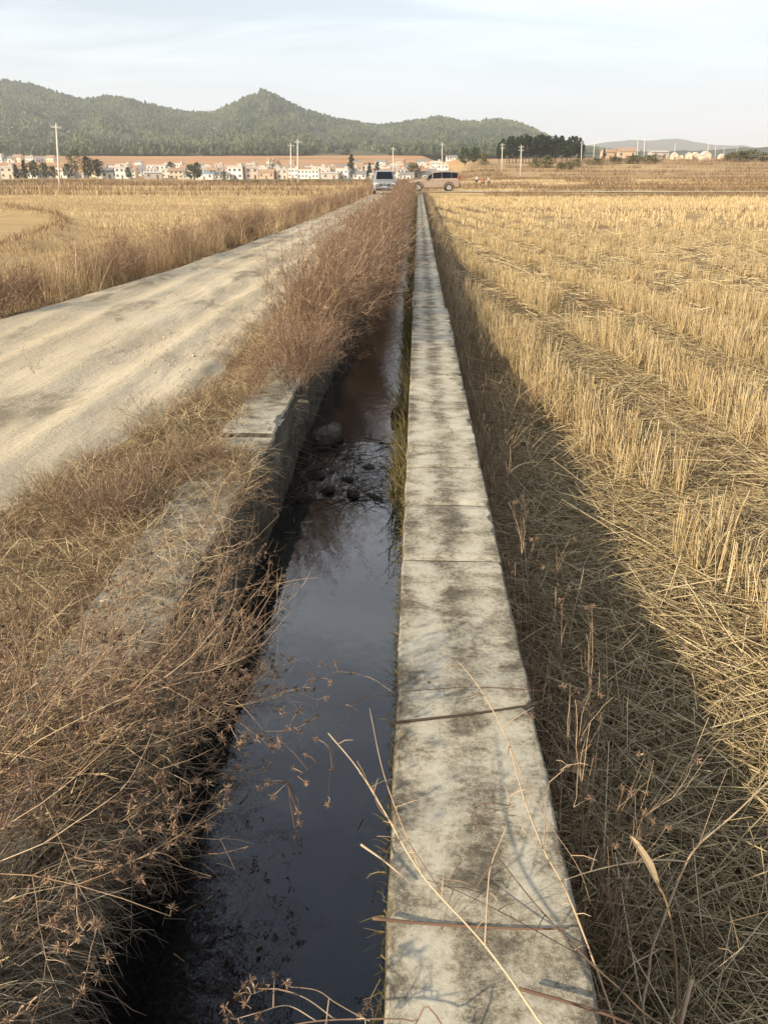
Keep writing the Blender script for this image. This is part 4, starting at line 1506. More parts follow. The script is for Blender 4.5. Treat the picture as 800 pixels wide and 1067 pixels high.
pp = {1: pole(10, 1), 2: pole(10, 2)}
used_p = {1: 0, 2: 0}
poles = [(1, 166, 192, 151, 1, 'pale concrete utility pole cut by the left edge of the picture'),
         (62.5, 128, 193, 151, 1, 'tall lone utility pole standing in the left field before the village trees'),
         (303.5, 149, 192, 212, 1, 'left and shorter of the close pair of utility poles before the village'),
         (310.5, 145, 192, 206, 1, 'right and taller of the close pair of utility poles before the village'),
         (409.5, 153, 188, 300, 1, 'utility pole rising just behind the silver car'),
         (460.5, 148, 182, 327, 1, 'utility pole rising behind the brown car'),
         (522.5, 149, 181, 306, 2, 'utility pole at the left end of the dark grove'),
         (542.0, 151, 186, 280, 2, 'utility pole in front of the dark grove near its left end'),
         (605.0, 147, 172, 392, 1, 'utility pole at the right end of the dark grove'),
         (618.0, 146, 168.5, 440, 1, 'slim utility pole a little right of the dark grove'),
         (663.5, 144, 165, 480, 1, 'left of two utility poles above the ochre buildings on the right'),
         (670.5, 141, 166, 455, 1, 'taller utility pole directly beside the ochre buildings on the right'),
         (702.0, 149, 166, 560, 1, 'utility pole rising behind the small pale gabled sheds'),
         (736.5, 147, 166, 540, 1, 'utility pole right of the small pale gabled sheds'),
         (744.5, 152, 166, 640, 1, 'short faint utility pole right of the sheds'),
         (753.5, 153, 166, 700, 1, 'fainter of the two short poles far right of the sheds'),
         (767.0, 153, 166, 760, 1, 'last faint utility pole towards the right edge')]
for x, yt, yb, Y, ar, lab in poles:
    p = at_Y(x, yt, Y)
    p.x = at_Y(x, yb, Y).x
    zb = gz1(p.x, Y)
    o = pp[ar] if not used_p[ar] else copy_tree(pp[ar])
    used_p[ar] = 1
    h = p.z - zb
    o.location = (p.x, Y, zb)
    o.rotation_euler = (0, (400 - x) / 2300 * .65 + RG.normal() * .004, 0)
    o.scale = (1.0, 1.0, h / 10.2)
    tag(o, lab, 'utility pole', 'utility poles')

# ------------------------------------------------------------------ village
M['whitewall'] = plain('whitewashed_wall', (.72, .69, .63), .9, .08, .6)
M['creamwall'] = plain('cream_wall', (.64, .53, .38), .9, .1, .6)
M['pinkwall'] = plain('pinkish_wall', (.60, .50, .41), .9, .1, .6)
M['greywall'] = plain('grey_render', (.42, .39, .35), .9, .15, .6)
M['ochrewall'] = plain('ochre_earth_wall', (.46, .345, .24), .95, .12, .5)
M['tile'] = plain('clay_tile', (.36, .235, .16), .85, .2, 2)
M['greytile'] = plain('grey_tile', (.22, .21, .20), .85, .2, 2)
M['flatroof'] = plain('flat_roof', (.50, .46, .41), .9, .15, 1)
M['bluesheet'] = plain('blue_sheet_roof', (.16, .26, .46), .5, .08, 1)
M['frame'] = plain('window_frame', (.6, .6, .58), .6)
M['shade'] = plain('open_front', (.10, .085, .07), .9)
M['doorw'] = plain('brown_door', (.16, .09, .05), .7)


def house(name, w, d, h, wallm, roofm, kind, nw, floors):
    r = empty(name)
    mb = MB()
    mb.box(-w / 2, w / 2, -d / 2, d / 2, -1.5, h)
    if kind == 'gable':
        mb.prism([(-d / 2, h), (d / 2, h), (0, h + d * .24)], -w / 2, w / 2, 0)
    mb.build('wall', wallm, r)
    mb = MB()
    if kind == 'gable':
        e, zt = d / 2 + .45, h + d * .24
        zl = h - .45 * .48
        mb.prism([(-e, zl), (-e, zl + .16), (0, zt + .2), (0, zt + .03)], -w / 2 - .4, w / 2 + .4, 0)
        mb.prism([(e, zl + .16), (e, zl), (0, zt + .03), (0, zt + .2)], -w / 2 - .4, w / 2 + .4, 0)
        mb.box(-w / 2 - .4, w / 2 + .4, -.16, .16, zt + .12, zt + .34)
    elif kind == 'flat':
        mb.box(-w / 2 - .3, w / 2 + .3, -d / 2 - .3, d / 2 + .3, h, h + .2)
        for a in ((-w / 2 - .2, w / 2 + .2, -d / 2 - .2, -d / 2), (-w / 2 - .2, w / 2 + .2, d / 2, d / 2 + .2), (-w / 2 - .2, -w / 2, -d / 2, d / 2), (w / 2, w / 2 + .2, -d / 2, d / 2)):
            mb.box(*a, h + .2, h + .95)
        mb.box(w * .12, w * .36, -d * .1, d * .35, h + .2, h + 2.3)
    else:
        mb.prism([(-d / 2 - .5, h), (-d / 2 - .5, h + .12), (d / 2 + .3, h + 1.0), (d / 2 + .3, h + .88)], -w / 2 - .3, w / 2 + .3, 0)
    mb.build('roof', roofm, r)
    fh = h / floors
    for f_ in range(floors):
        for k in range(nw):
            x = (k + .5) / nw * w - w / 2
            if f_ == 0 and k == nw // 2:
                mb = MB()
                mb.box(x - .6, x + .6, -d / 2 - .06, -d / 2 - .003, 0, 2.2)
                mb.build('door', M['doorw'], r)
                continue
            z = f_ * fh + fh * .38
            mb = MB()
            mb.box(x - .75, x + .75, -d / 2 - .05, -d / 2 - .003, z, z + fh * .45)
            wi = mb.build('window', M['pane'], r)
            mf = MB()
            for b in ((x - .85, x - .75, z - .1, z + fh * .45 + .1), (x + .75, x + .85, z - .1, z + fh * .45 + .1), (x - .75, x + .75, z - .1, z), (x - .75, x + .75, z + fh * .45, z + fh * .45 + .1)):
                mf.box(b[0], b[1], -d / 2 - .08, -d / 2 - .002, b[2], b[3])
            mf.build('frame', M['frame'], wi)
    note(r)
    return r


HT = {
    'A': (house('white_house', 9, 8, 6.4, M['whitewall'], M['flatroof'], 'flat', 3, 2), 'white two-storey house with flat roof', 9),
    'B': (house('cream_house', 10, 8, 5.6, M['creamwall'], M['tile'], 'gable', 3, 2), 'cream house with brown tiled roof', 10),
    'C': (house('white_house', 12, 8, 3.6, M['whitewall'], M['greytile'], 'gable', 4, 1), 'low white house with grey tiled roof', 12),
    'D': (house('pinkish_house', 8, 7, 6.2, M['pinkwall'], M['flatroof'], 'flat', 2, 2), 'pinkish two-storey house with flat roof', 8),
    'E': (house('grey_shed', 10, 7, 3.2, M['greywall'], M['flatroof'], 'shed', 2, 1), 'low grey shed with sloping roof', 10),
    'F': (house('blue_roofed_shed', 13, 8, 4.0, M['whitewall'], M['bluesheet'], 'shed', 3, 1), 'long white shed with blue sheet roof', 13),
    'G': (house('long_building', 20, 9, 7.0, M['whitewall'], M['flatroof'], 'flat', 6, 2), 'long white two-storey building with flat roof', 20),
    'H': (house('earth_house', 11, 8, 4.6, M['ochrewall'], M['tile'], 'gable', 3, 1), 'ochre earth house with tiled roof', 11),
}
used_h = set()
ORD = ['first', 'second', 'third', 'fourth', 'fifth', 'sixth', 'seventh', 'eighth', 'ninth', 'tenth', 'eleventh', 'twelfth', 'thirteenth', 'fourteenth', 'fifteenth', 'sixteenth', 'seventeenth', 'eighteenth', 'nineteenth', 'twentieth', 'twenty-first', 'twenty-second', 'twenty-third', 'twenty-fourth']


def put_house(t, x, Y, label, dz=0.0, rz=None, s=1.0):
    o = HT[t][0]
    if t in used_h:
        o = copy_tree(o)
    used_h.add(t)
    p = at_Y(x, 180, Y)
    o.location = (p.x, Y, gz1(p.x, Y) + dz)
    o.rotation_euler = (0, 0, RG.normal() * .16 if rz is None else rz)
    o.scale = (s, s, s)
    tag(o, label, 'house', 'village houses')


rows = [
    ('in village second row', 466, [(x_, t_, .75) for x_, t_ in zip(list(np.linspace(108, 452, 22) + 4 * np.sin(np.arange(22) * 2.3)), 'ACBADCABCAGCABDCABCABC')]),
    ('in village fourth row', 538, [(x_, t_, .75) for x_, t_ in zip(list(np.linspace(101, 456, 23) + 4 * np.sin(np.arange(23) * 1.7)), 'CABCACBGACBACBDACBGACBA')]),
    ('in village front row', 436, [(113, 'C', 1), (129, 'A', .9), (160, 'E', 1), (184, 'B', .8), (197, 'E', .7), (214, 'F', .8), (232, 'C', .7), (247, 'A', 1), (262, 'D', .95),
                                       (279, 'H', .8), (294, 'D', .8), (322, 'G', .65), (345, 'E', 1), (358, 'A', .8), (373, 'C', .8), (393, 'E', .9), (406, 'B', .75), (424, 'C', .7), (440, 'C', .8), (461, 'A', .7)]),
    ('in village third row', 500, [(105, 'B', .9), (123, 'D', .9), (141, 'C', .8), (169, 'G', .9), (196, 'B', .9), (224, 'C', .9), (239, 'B', .8), (254, 'C', .8), (270, 'B', .8), (287, 'A', .8), (305, 'C', .9),
                                               (334, 'A', .9), (350, 'B', .8), (368, 'A', .8), (386, 'D', .8), (402, 'A', .8), (417, 'H', .8), (434, 'B', .8), (452, 'E', .8)]),
    ('in village fifth row', 580, [(112, 'C', .9), (132, 'A', .8), (152, 'C', .8), (188, 'A', .8), (212, 'C', .9), (229, 'D', .8), (246, 'H', .8), (263, 'A', .8), (281, 'C', .9), (299, 'B', .8), (318, 'C', .9), (336, 'B', .8),
                                             (355, 'C', .9), (373, 'B', .9), (392, 'C', .9), (411, 'A', .8), (428, 'C', .9), (447, 'D', .8)]),
    ('among the far left trees', 450, [(9, 'D', 1), (22, 'B', .7), (35, 'A', .6), (48, 'C', .6), (67, 'A', .8), (84, 'E', .7)]),
    ('on the far left slope', 760, [(3, 'A', .9), (12, 'C', 1), (22, 'B', .9), (34, 'A', .8), (44, 'C', .9), (56, 'B', .8)]),
    ('on terraces above the village', 700, [(146, 'C', .6), (283, 'B', .7), (304, 'H', .6), (372, 'C', .8), (397, 'C', .8), (416, 'H', .8), (438, 'C', .8), (470, 'C', .8)]),
]
for where, Y, lst in rows:
    for k, (x, t, s) in enumerate(lst):
        put_house(t, x, Y + RG.normal() * 5, f'{HT[t][1]}, {ORD[k]} from left {where}', s=s * (.86 if Y < 650 else .9))
# ochre buildings and sheds on the right skyline
put_house('H', 632, 500, 'low ochre building with tiled roof just right of the grove', rz=.1, s=.75)
put_house('H', 650, 490, 'long ochre building below the pair of poles on the right skyline', rz=-.1, s=.85)
put_house('E', 683, 500, 'grey flat shed between the ochre buildings and the pale gabled sheds', rz=.05, s=1.0)
gs = empty('gabled_shed')
mb = MB()
mb.box(-1.9, 1.9, -3, 3, -1, 2.4)
mb.prism([(-1.9, 2.4), (1.9, 2.4), (0, 4.0)], -3, 3, 1)
mb.build('wall', M['creamwall'], gs)
mb = MB()
mb.prism([(-2.2, 2.2), (0, 4.05), (0, 4.25), (-2.3, 2.35)], -3.2, 3.2, 1)
mb.prism([(2.2, 2.2), (2.3, 2.35), (0, 4.25), (0, 4.05)], -3.2, 3.2, 1)
mb.build('roof', M['flatroof'], gs)
mb = MB()
mb.box(-.5, .5, -3.06, -3.004, 0, 1.7)
mb.build('door', M['greywall'], gs)
note(gs)
for k, (x, Y, s, lab) in enumerate([(701, 470, .95, 'pale gabled shed, leftmost of the row on the right skyline'), (708.5, 478, .6, 'smallest white gabled shed, between two larger ones'), (716, 470, .95, 'middle white gabled shed of the row'),
                                    (722.5, 474, .95, 'white gabled shed right beside the middle one of the row'), (733, 450, 1.25, 'largest white gabled shed at the right end of the row'), (750, 480, .7, 'small white gabled shed alone before the olive bushes'),
                                    (793, 460, .9, 'white gabled shed near the right edge among bushes')]):
    o = gs if k == 0 else copy_tree(gs)
    p = at_Y(x, 170, Y)
    o.location = (p.x, Y, gz1(p.x, Y))
    o.rotation_euler = (0, 0, RG.normal() * .15)
    o.scale = (s * .85,) * 3
    tag(o, lab.replace('white', 'pale'), 'shed', 'pale gabled sheds')

# ------------------------------------------------------------------ trees
M['bark'] = plain('bark', (.15, .115, .085), .95, .2, 2)
M['leafdark'] = blade_mat('dark_leaves', [(0, (.010, .018, .010)), (.5, (.026, .042, .022)), (1, (.06, .08, .04))], .15)
M['leafmid'] = blade_mat('green_leaves', [(0, (.025, .038, .015)), (.5, (.055, .075, .032)), (1, (.11, .13, .055))], .2)
M['leafolive'] = blade_mat('olive_leaves', [(0, (.06, .055, .02)), (.5, (.13, .115, .045)), (1, (.22, .19, .08))], .2)


def tree(name, h, cw, cb, shape, leafm, nl=520, ls=.55, ncl=16, trunk=True):
    r = empty(name)
    mb = MB()
    bend = random.gauss(0, .03)
    tp = [(0, 0, -.4), (bend * h * .3, 0, h * .3), (bend * h, random.gauss(0, .02) * h, h * .92)]
    mb.tube(spline(tp, 4), h * .022, h * .005, 7)
    cl, rad = [], []
    for k in range(ncl):
        t = (k + .5) / ncl
        z = cb + (h - cb) * t
        if shape == 'cone':
            w = cw * (1.0 - t) ** .7 * min(1, t * 5 + .5)
        elif shape == 'tall':
            w = cw * (math.sin(PI * min(1, .18 + t * .8)) ** .8)
        else:
            w = cw * math.sin(PI * (.12 + .8 * t)) ** .7
        a = k * 2.4 + random.gauss(0, .4)
        q = w * random.uniform(.25, .85)
        c = (bend * z + q * math.cos(a), q * math.sin(a), z)
        cl.append(c)
        rad.append(max(.35, w * random.uniform(.38, .62)))
        mb.tube(spline([(bend * z, 0, max(.5, z - q * .8)), ((c[0] + bend * z) / 2, c[1] / 2, z - q * .2), c], 2), h * .007, h * .002, 4)
    mb.build('trunk', M['bark'], r, True)
    cl, rad = np.array(cl), np.array(rad)
    i_ = RG.integers(0, ncl, nl)
    d = RG.normal(size=(nl, 3))
    d /= np.linalg.norm(d, axis=1)[:, None]
    p = cl[i_] + d * (rad[i_] * RG.random(nl) ** .45)[:, None] * np.array([1, 1, .85])
    V, Fc, rr, _ = blades(p, RG.random(nl) * 6.3, .4 + 1.6 * RG.random(nl), RG.normal(size=nl) * .5, ls * (.6 + .8 * RG.random(nl)), ls * (.4 + .5 * RG.random(nl)), 2, False, .35)
    cr = RG.random(ncl)
    rr = np.clip(.55 * rr + .45 * np.repeat(cr[i_], 6), 0, 1)
    mesh_np('crown', V, Fc, leafm, rr, r, True)
    note(r)
    return r


TT = {'grove': [tree('grove_tree', 11, 2.0, 2.6 + k * .5, 'tall', M['leafdark'], 900, .55, 18) for k in range(4)],
      'round': [tree('broadleaf_tree', 8, 3.4, 1.6, 'round', M['leafmid'], 900, .6, 18) for k in range(3)],
      'dark': [tree('evergreen_tree', 9, 2.4, 1.0, 'cone', M['leafdark'], 800, .55, 16) for k in range(2)],
      'loose': [tree('loose_tree', 11, 3.8, 2.5, 'round', M['leafmid'], 520, .6, 14) for k in range(2)],
      'bush': [tree('olive_bush', 4, 2.6, .1, 'round', M['leafolive'], 520, .5, 14) for k in range(2)]}
cnt = {k: 0 for k in TT}


def put_tree(kind, x, Y, hpx, label, cat='tree', group=None, wide=1.0):
    L = TT[kind]
    o = L[cnt[kind]] if cnt[kind] < len(L) else copy_tree(L[cnt[kind] % len(L)])
    cnt[kind] += 1
    p = at_Y(x, 180, Y)
    zb = gz1(p.x, Y)
    h = hpx * Y / 981.0
    base = {'grove': 11, 'round': 8, 'dark': 9, 'loose': 11, 'bush': 4}[kind]
    s = h / base
    o.location = (p.x, Y, zb - .1)
    o.rotation_euler = (0, 0, RG.random() * 6)
    o.scale = (s * wide, s * wide, s)
    tag(o, label, cat, group)


gx = np.linspace(519, 603, 25)
for k, x in enumerate(gx):
    Y = 410 + RG.normal() * 4 + (9 if k % 2 else 0)
    top = np.interp(x, [517, 522, 535, 560, 575, 598, 605], [151, 145, 142.5, 142, 142.5, 145, 149]) + RG.normal() * 1.0
    p = at_Y(x, 180, Y)
    base_y = 180 - (gz1(p.x, Y) - CAMZ) * 981 / Y
    put_tree('grove', x + RG.normal() * .6, Y, base_y - top, 'tall dark evergreen in the dense grove right of the centre', 'tree', 'trees of the dark grove', 1.15)
for x, Y, hp, kind, lab, w in [
        (17, 432, 16, 'dark', 'small dark evergreen before the village, leftmost of the far left clump', 1.2), (26, 430, 20, 'dark', 'dark evergreen second in the far left clump', 1.3), (36, 434, 19, 'round', 'rounded green tree in the middle of the far left clump', 1),
        (47, 432, 17, 'round', 'rounded green tree at the right end of the far left clump', 1), (56, 436, 13, 'round', 'low green tree just left of the lone tall pole', 1),
        (79, 420, 31, 'loose', 'tallest loose-crowned tree right of the lone tall pole', .95), (92, 425, 23, 'round', 'dense green tree beside the tallest loose-crowned one', .9), (102, 428, 20, 'round', 'dark green tree ending the clump right of the lone pole', 1),
        (71, 428, 16, 'round', 'low tree between lone pole and the tallest loose-crowned one', 1),
        (134, 428, 12, 'round', 'small round tree before the white houses left of the long building', .9), (178, 470, 16, 'round', 'green tree at the right end of the long white building', .8), (199, 424, 16, 'round', 'left of two dark round trees beside the blue roof', .9),
        (206, 426, 18, 'round', 'right of two dark round trees beside the blue roof', .95), (233, 424, 9, 'bush', 'small bush before the houses right of the blue roof', .8), (284, 470, 19, 'loose', 'thin tree among houses left of the pole pair', .5),
        (291, 520, 15, 'loose', 'thin leafy tree just left of the pole pair', .5), (366, 440, 25, 'dark', 'dark conifer standing alone left of the silver car', 1.1), (385, 436, 17, 'dark', 'dark evergreen left of a pair near the silver car', 1.2),
        (393, 438, 18, 'dark', 'dark evergreen right of a pair near the silver car', 1.2), (431, 440, 16, 'bush', 'grey brown bush behind the brown car', 1.0), (353, 520, 9, 'round', 'small tree behind houses left of the lone dark conifer', 1),
        (484, 400, 18, 'round', 'olive tree left of a pair between brown car and grove', 1.0), (493, 398, 17, 'round', 'olive tree right of a pair between brown car and grove', 1.1), (503, 390, 11, 'bush', 'olive bush touching the left foot of the grove', 1.2),
        (557, 360, 9, 'bush', 'yellow green bush before the grove, left', 1.4), (568, 355, 12, 'bush', 'tallest yellow green bush before the grove', 1.2), (600, 365, 8, 'bush', 'low yellow green bush at the right foot of the grove', 1.4),
        (584, 340, 7, 'bush', 'broad brown green bush before the middle of the grove', 2.0), (592, 345, 7, 'bush', 'second broad bush before the right half of the grove', 1.8),
        (627, 455, 12, 'dark', 'small dark tree before the ochre buildings', .9), (766, 440, 10, 'bush', 'olive bush left in the clump near the right edge', 2.2), (778, 445, 11, 'bush', 'olive bush right in the clump near the right edge', 2.2),
        (757, 445, 7, 'bush', 'low olive bush beside the lone small pale shed', 2.0), (795, 440, 9, 'bush', 'olive bush cut by the right edge', 2.0), (658, 400, 8, 'bush', 'low dark bush below the ochre buildings', 2.6), (676, 405, 8, 'bush', 'low bush left of the pale gabled sheds', 2.6),
        (640, 400, 7, 'bush', 'low bush below the left ochre building', 2.6), (620, 385, 7, 'bush', 'low bush under the slim pole', 2.4)]:
    put_tree(kind, x, Y, hp, lab, 'bush' if kind == 'bush' else 'tree', None, w)

# green crop strips in front of the village
M['crop'] = soil_mat('green_crop', [(.35, (.045, .06, .018)), (.5, (.10, .12, .04)), (.65, (.17, .16, .06))], .5)


def crop(name, x0, x1, y0, y1, label):
    X0, X1 = at_Y(x0, 188, y0).x, at_Y(x1, 188, y0).x
    o = grid(name, np.linspace(X0, X1, 60), np.linspace(y0, y1, 30), lambda X, Y: gz(X, Y) + .08 + .45 * fbm(X * .4, Y * .4, 140, 3), M['crop'])
    tag(o, label, 'crop', kind='structure')


crop('crop_field', 205, 385, 300, 400, 'green crop strip between the straw fields and the village')
crop('crop_field', -60, 62, 300, 380, 'green crop strip in front of the far left trees')

# ------------------------------------------------------------------ hills
sky_px = np.array([(-600, 110), (-420, 92), (-250, 100), (-120, 90), (-40, 86), (0, 84), (20, 84), (40, 88), (75, 99), (92, 103.5), (118, 100), (140, 103), (160, 108), (200, 117), (225, 116), (245, 108), (264, 99.5), (278, 94), (293, 101.5), (320, 114), (345, 122),
                   (370, 126), (395, 130), (420, 127), (455, 121.5), (480, 126), (497, 127), (512, 124), (530, 126), (550, 133), (570, 142), (600, 151), (640, 158), (700, 164)], float)


def hill_elev(x, t):
    """height in pixels over the horizon line for column x and depth t (0 foot, 1 ridge)"""
    ridge = 180 - np.interp(x, sky_px[:, 0], sky_px[:, 1])
    ridge = ridge - 3.6 + (fbm(x * .12, x * 0, 150, 3) - .5) * 2.0
    foot = np.interp(x, [-600, 0, 100, 450, 560, 640, 700], [17, 16, 19, 18, 17, 15, 14])
    sp = fbm(x * .018 + t * .8, t * 2.2, 153, 4)
    tt = np.clip(t, 0, 1)
    prof = tt ** (.75 + .9 * sp)
    spur = (fbm(x * .035 + .7 * t, t * 3.5, 157, 4) - .5) * .42 * np.sin(PI * tt)
    e = foot + (ridge - foot) * np.clip(prof + spur, 0, 1.0)
    return np.where(t > 1, ridge - (t - 1) * 60, e)


def hill_pos(x, t):
    Y = 980 + 1250 * t
    e = hill_elev(x, t)
    X = (x - 436) * Y / 902.0
    return np.stack([X, Y, CAMZ + e * Y / 981.0], -1)


hx = np.linspace(-560, 690, 420)
ht = np.concatenate([np.linspace(0, 1, 110), np.linspace(1.03, 1.6, 10)])
HX, HT2 = np.meshgrid(hx, ht)
HP = hill_pos(HX, HT2)
HP[0, :, 2] -= 12
i = np.arange(HX.size).reshape(HX.shape)
q = np.stack([i[:-1, :-1], i[:-1, 1:], i[1:, 1:], i[1:, :-1]], -1).reshape(-1, 4)
M['hill'] = soil_mat('hill_ground', [(.35, (.035, .042, .02)), (.5, (.07, .075, .035)), (.62, (.15, .125, .06)), (.75, (.30, .19, .10))], .006, bstr=.2)
h = mesh_np('hills', HP, q, M['hill'], smooth=True)
tag(h, 'wooded green hills with a pointed middle peak behind the village', 'hills', kind='structure')

# forest: many small crowns
nfr = 62000
fx_ = -520 + 1180 * RG.random(nfr)
ft = 1.02 * RG.random(nfr) ** 1.15
clear = fbm(fx_ * .022, ft * 3.0, 170, 4)
spot = np.zeros(nfr)
for cx_, ct_, rx, rt in ((318, .22, 26, .05), (332, .28, 14, .06), (470, .16, 34, .05), (500, .12, 20, .04), (388, .42, 4, .03), (352, .30, 10, .035), (262, .16, 12, .03), (150, .12, 16, .03), (40, .30, 8, .03), (500, .3, 8, .04), (430, .18, 12, .03), (95, .38, 8, .05), (415, .30, 10, .03)):
    spot = np.maximum(spot, 1 - ((fx_ - cx_) / rx) ** 2 - ((ft - ct_) / rt) ** 2)
kp = (clear > .33) & (spot < .2) & ((fx_ < 585) | (ft > .45))
fx_, ft = fx_[kp], ft[kp]
C = hill_pos(fx_, ft)
n = len(C)
hh = (4.6 + 4.6 * RG.random(n)) * np.interp(ft, [0, .1, .3, 1], [1.0, 1.0, .95, .9])
wd = hh * (.40 + .22 * RG.random(n))
ringz = np.array([.05, .34, .68, .90])
ringr = np.array([.70, 1.0, .84, .48])
ang = np.arange(6) * PI / 3
T = np.stack([np.stack([ringr[k] * np.cos(ang + k * .5), ringr[k] * np.sin(ang + k * .5), np.full(6, ringz[k])], -1) for k in range(4)]).reshape(-1, 3)
T = np.concatenate([T, [[0, 0, 1.0]]])
V = C[:, None, :] + T[None] * np.stack([wd, wd, hh], -1)[:, None, :] * (1 + .28 * RG.normal(size=(n, 25, 1)))
fq = [(k * 6 + j, k * 6 + (j + 1) % 6, k * 6 + 6 + (j + 1) % 6, k * 6 + 6 + j) for k in range(3) for j in range(6)]
ftri = [(18 + j, 18 + (j + 1) % 6, 24) for j in range(6)]
off = (np.arange(n) * 25)[:, None, None]
sp_n = fbm(fx_ * .05, ft * 7, 180, 3)
rr = np.clip(sp_n * .9 - .1 + .5 * RG.random(n), 0, 1) * np.interp(ft, [0, .07, .14, 1], [.6, .75, 1, 1])
M['forest'] = blade_mat('forest_crowns', [(0, (.016, .028, .018)), (.35, (.034, .052, .027)), (.65, (.066, .085, .040)), (1, (.120, .130, .058))], 0)
fo = mesh_np('hill_forest', V.reshape(-1, 3), [(off + np.array(fq)[None]).reshape(-1, 4), (off + np.array(ftri)[None]).reshape(-1, 3)], M['forest'], np.repeat(rr, 25))
tag(fo, 'dense green forest covering the hills behind the village', 'forest', kind='stuff')

# far blue range on the right and a low wooded ridge before it
fr_px = np.array([(430, 168), (520, 158), (590, 155), (620, 149.5), (650, 146), (672, 146.5), (695, 145), (715, 148), (735, 151), (765, 152.5), (800, 155), (900, 150), (1100, 140), (1400, 150)], float)


def ridge(name, px, Y0, depth, m, label, x0, x1, n=260, base=12):
    x = np.linspace(x0, x1, n)
    t = np.linspace(0, 1.5, 24)
    XX_, TT_ = np.meshgrid(x, t)
    top = 180 - np.interp(XX_, px[:, 0], px[:, 1]) + (fbm(XX_ * .08, 0 * XX_, 190, 4) - .5) * 2.5
    e = np.where(TT_ < 1, base + (top - base) * TT_ ** .9 + (fbm(XX_ * .06, TT_ * 3, 193, 3) - .5) * 5 * np.sin(PI * np.clip(TT_, 0, 1)), top - (TT_ - 1) * 50)
    Yv = Y0 + depth * TT_
    P_ = np.stack([(XX_ - 436) * Yv / 902, Yv, CAMZ + e * Yv / 981], -1)
    i_ = np.arange(XX_.size).reshape(XX_.shape)
    q_ = np.stack([i_[:-1, :-1], i_[:-1, 1:], i_[1:, 1:], i_[1:, :-1]], -1).reshape(-1, 4)
    o = mesh_np(name, P_, q_, m, smooth=True)
    tag(o, label, 'hills', kind='structure')


M['farhill'] = soil_mat('far_hill_ground', [(.35, (.03, .04, .025)), (.6, (.07, .08, .045))], .003, bstr=.1)
ridge('hills', fr_px, 5000, 900, M['farhill'], 'pale blue range on the far right horizon', 440, 1400)
lr_px = np.array([(560, 168), (610, 160), (640, 157), (680, 158), (720, 157), (760, 154.5), (800, 153), (900, 150), (1050, 150), (1200, 160)], float)
ridge('hills', lr_px, 1500, 500, M['farhill'], 'low wooded ridge behind the sheds on the right', 560, 1200, base=10)

# ------------------------------------------------------------------ haze
mb = MB()
mb.box(-5300, 5300, -120, 8200, -4.5, 262)
hz = mb.build('haze', None)
m = bpy.data.materials.new('haze')
m.use_nodes = True
nt = m.node_tree
nt.nodes.clear()
out = nt.nodes.new('ShaderNodeOutputMaterial')
pv = nt.nodes.new('ShaderNodeVolumePrincipled')
pv.inputs['Color'].default_value = (.90, .95, 1.0, 1)
pv.inputs['Density'].default_value = 1.5e-4
pv.inputs['Anisotropy'].default_value = .2
nt.links.new(pv.outputs[0], out.inputs['Volume'])
hz.data.materials.append(m)
tag(hz, 'thin pale afternoon haze lying over the plain and hills', 'haze', kind='stuff')

# ------------------------------------------------------------------ sun and sky
EL = math.radians(24.3)
AZ = math.atan2(-.80, -.60)            # compass style: sin -> x, cos -> y
SD = Vector((math.sin(AZ) * math.cos(EL), math.cos(AZ) * math.cos(EL), math.sin(EL)))
sl = bpy.data.lights.new('sun', 'SUN')
sl.energy = 4.8
sl.angle = math.radians(1.0)
sl.color = (1.0, .84, .60)
so = bpy.data.objects.new('sun', sl)
COL.objects.link(so)
so.rotation_euler = SD.to_track_quat('Z', 'Y').to_euler()
so.location = (-20, -15, 20)

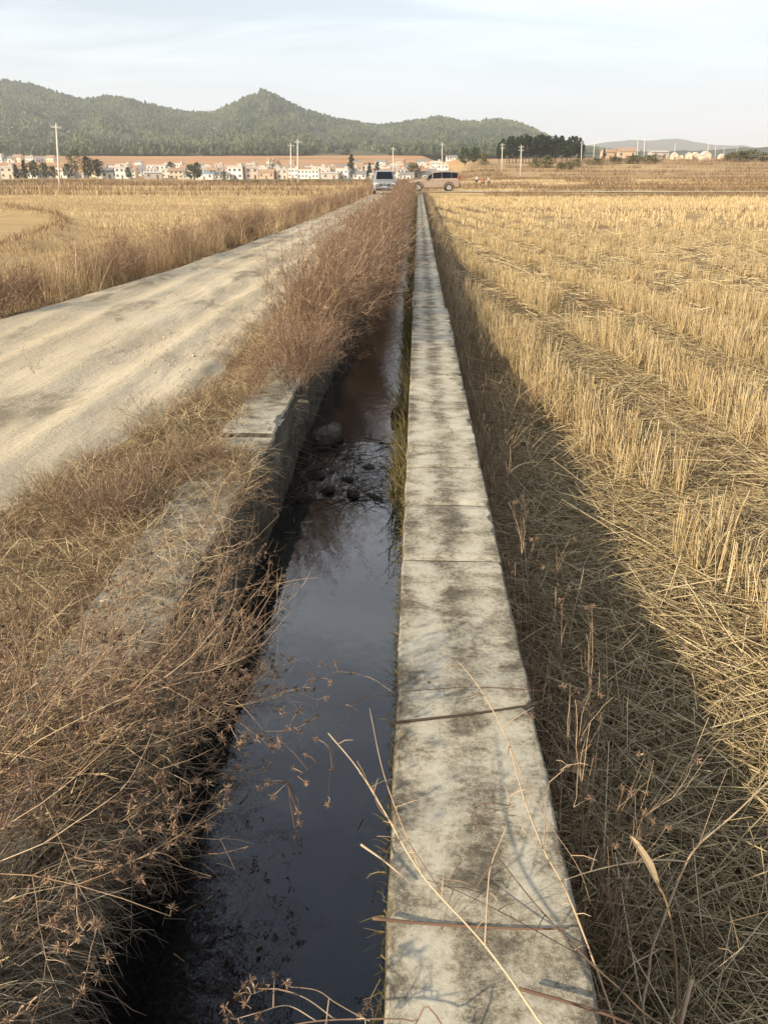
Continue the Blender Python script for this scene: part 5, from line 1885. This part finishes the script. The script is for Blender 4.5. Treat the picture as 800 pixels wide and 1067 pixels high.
w = bpy.data.worlds.new('World')
scene.world = w
w.use_nodes = True
nt = w.node_tree
nt.nodes.clear()
out = nt.nodes.new('ShaderNodeOutputWorld')
bg = nt.nodes.new('ShaderNodeBackground')
sk = nt.nodes.new('ShaderNodeTexSky')
sk.sky_type = 'NISHITA'
sk.sun_disc = False
sk.sun_elevation = EL
sk.sun_rotation = AZ % (2 * PI)
sk.air_density = 1.0
sk.dust_density = 1.2
sk.ozone_density = 2.0
tc = nt.nodes.new('ShaderNodeTexCoord')
sep = nt.nodes.new('ShaderNodeSeparateXYZ')
nt.links.new(tc.outputs['Generated'], sep.inputs[0])
zc = math_n(nt, 'ADD', math_n(nt, 'MAXIMUM', sep.outputs['Z'], 0.0), .10)
cx_ = math_n(nt, 'DIVIDE', sep.outputs['X'], zc)
cy_ = math_n(nt, 'DIVIDE', sep.outputs['Y'], zc)
cb = nt.nodes.new('ShaderNodeCombineXYZ')
nt.links.new(cx_, cb.inputs[0])
nt.links.new(cy_, cb.inputs[1])
mp = nt.nodes.new('ShaderNodeMapping')
mp.inputs['Scale'].default_value = (.55, 1.15, 1)
mp.inputs['Location'].default_value = (.3, 1.7, 0)
nt.links.new(cb.outputs[0], mp.inputs[0])
cf = noise(nt, mp.outputs[0], 1.0, 9, .58, .6)
cm = ramp(nt, cf, [(.44, 0.0), (.56, .5), (.70, 1.0)])
hz_f = ramp(nt, sep.outputs['Z'], [(.0, .94), (.075, .85), (.115, .5), (.15, .22), (.2, 0.0), (1, 0.0)])
veil_boost = ramp(nt, sep.outputs['Z'], [(.0, .3), (.16, .42), (.28, 1.0), (.50, 1.0), (.64, .42), (.80, .12), (1, .1)])  # unseen bright cloud band above the view, added to lift the water reflections
cm2 = math_n(nt, 'MULTIPLY', math_n(nt, 'ADD', math_n(nt, 'MULTIPLY', cm, .75), math_n(nt, 'MULTIPLY', veil_boost, .42)), veil_boost, True)
hs_ = nt.nodes.new('ShaderNodeHueSaturation')
hs_.inputs['Saturation'].default_value = .62
nt.links.new(sk.outputs[0], hs_.inputs['Color'])
c1 = mix(nt, cm2, hs_.outputs[0], (9.6, 10.0, 10.5))
c2 = mix(nt, hz_f, c1, (4.95, 5.3, 5.5))
nt.links.new(c2, bg.inputs[0])
bg.inputs[1].default_value = .118
nt.links.new(bg.outputs[0], out.inputs[0])

scene.view_settings.view_transform = 'Standard'
scene.view_settings.look = 'None'
scene.view_settings.exposure = 0.62
scene.view_settings.gamma = 1.0
scene.view_settings.use_curve_mapping = False
scene.render.engine = 'CYCLES'
cy = scene.cycles
cy.use_denoising = True
cy.max_bounces = 6
cy.diffuse_bounces = 3
cy.glossy_bounces = 3
cy.transmission_bounces = 2
cy.volume_bounces = 1
cy.transparent_max_bounces = 4
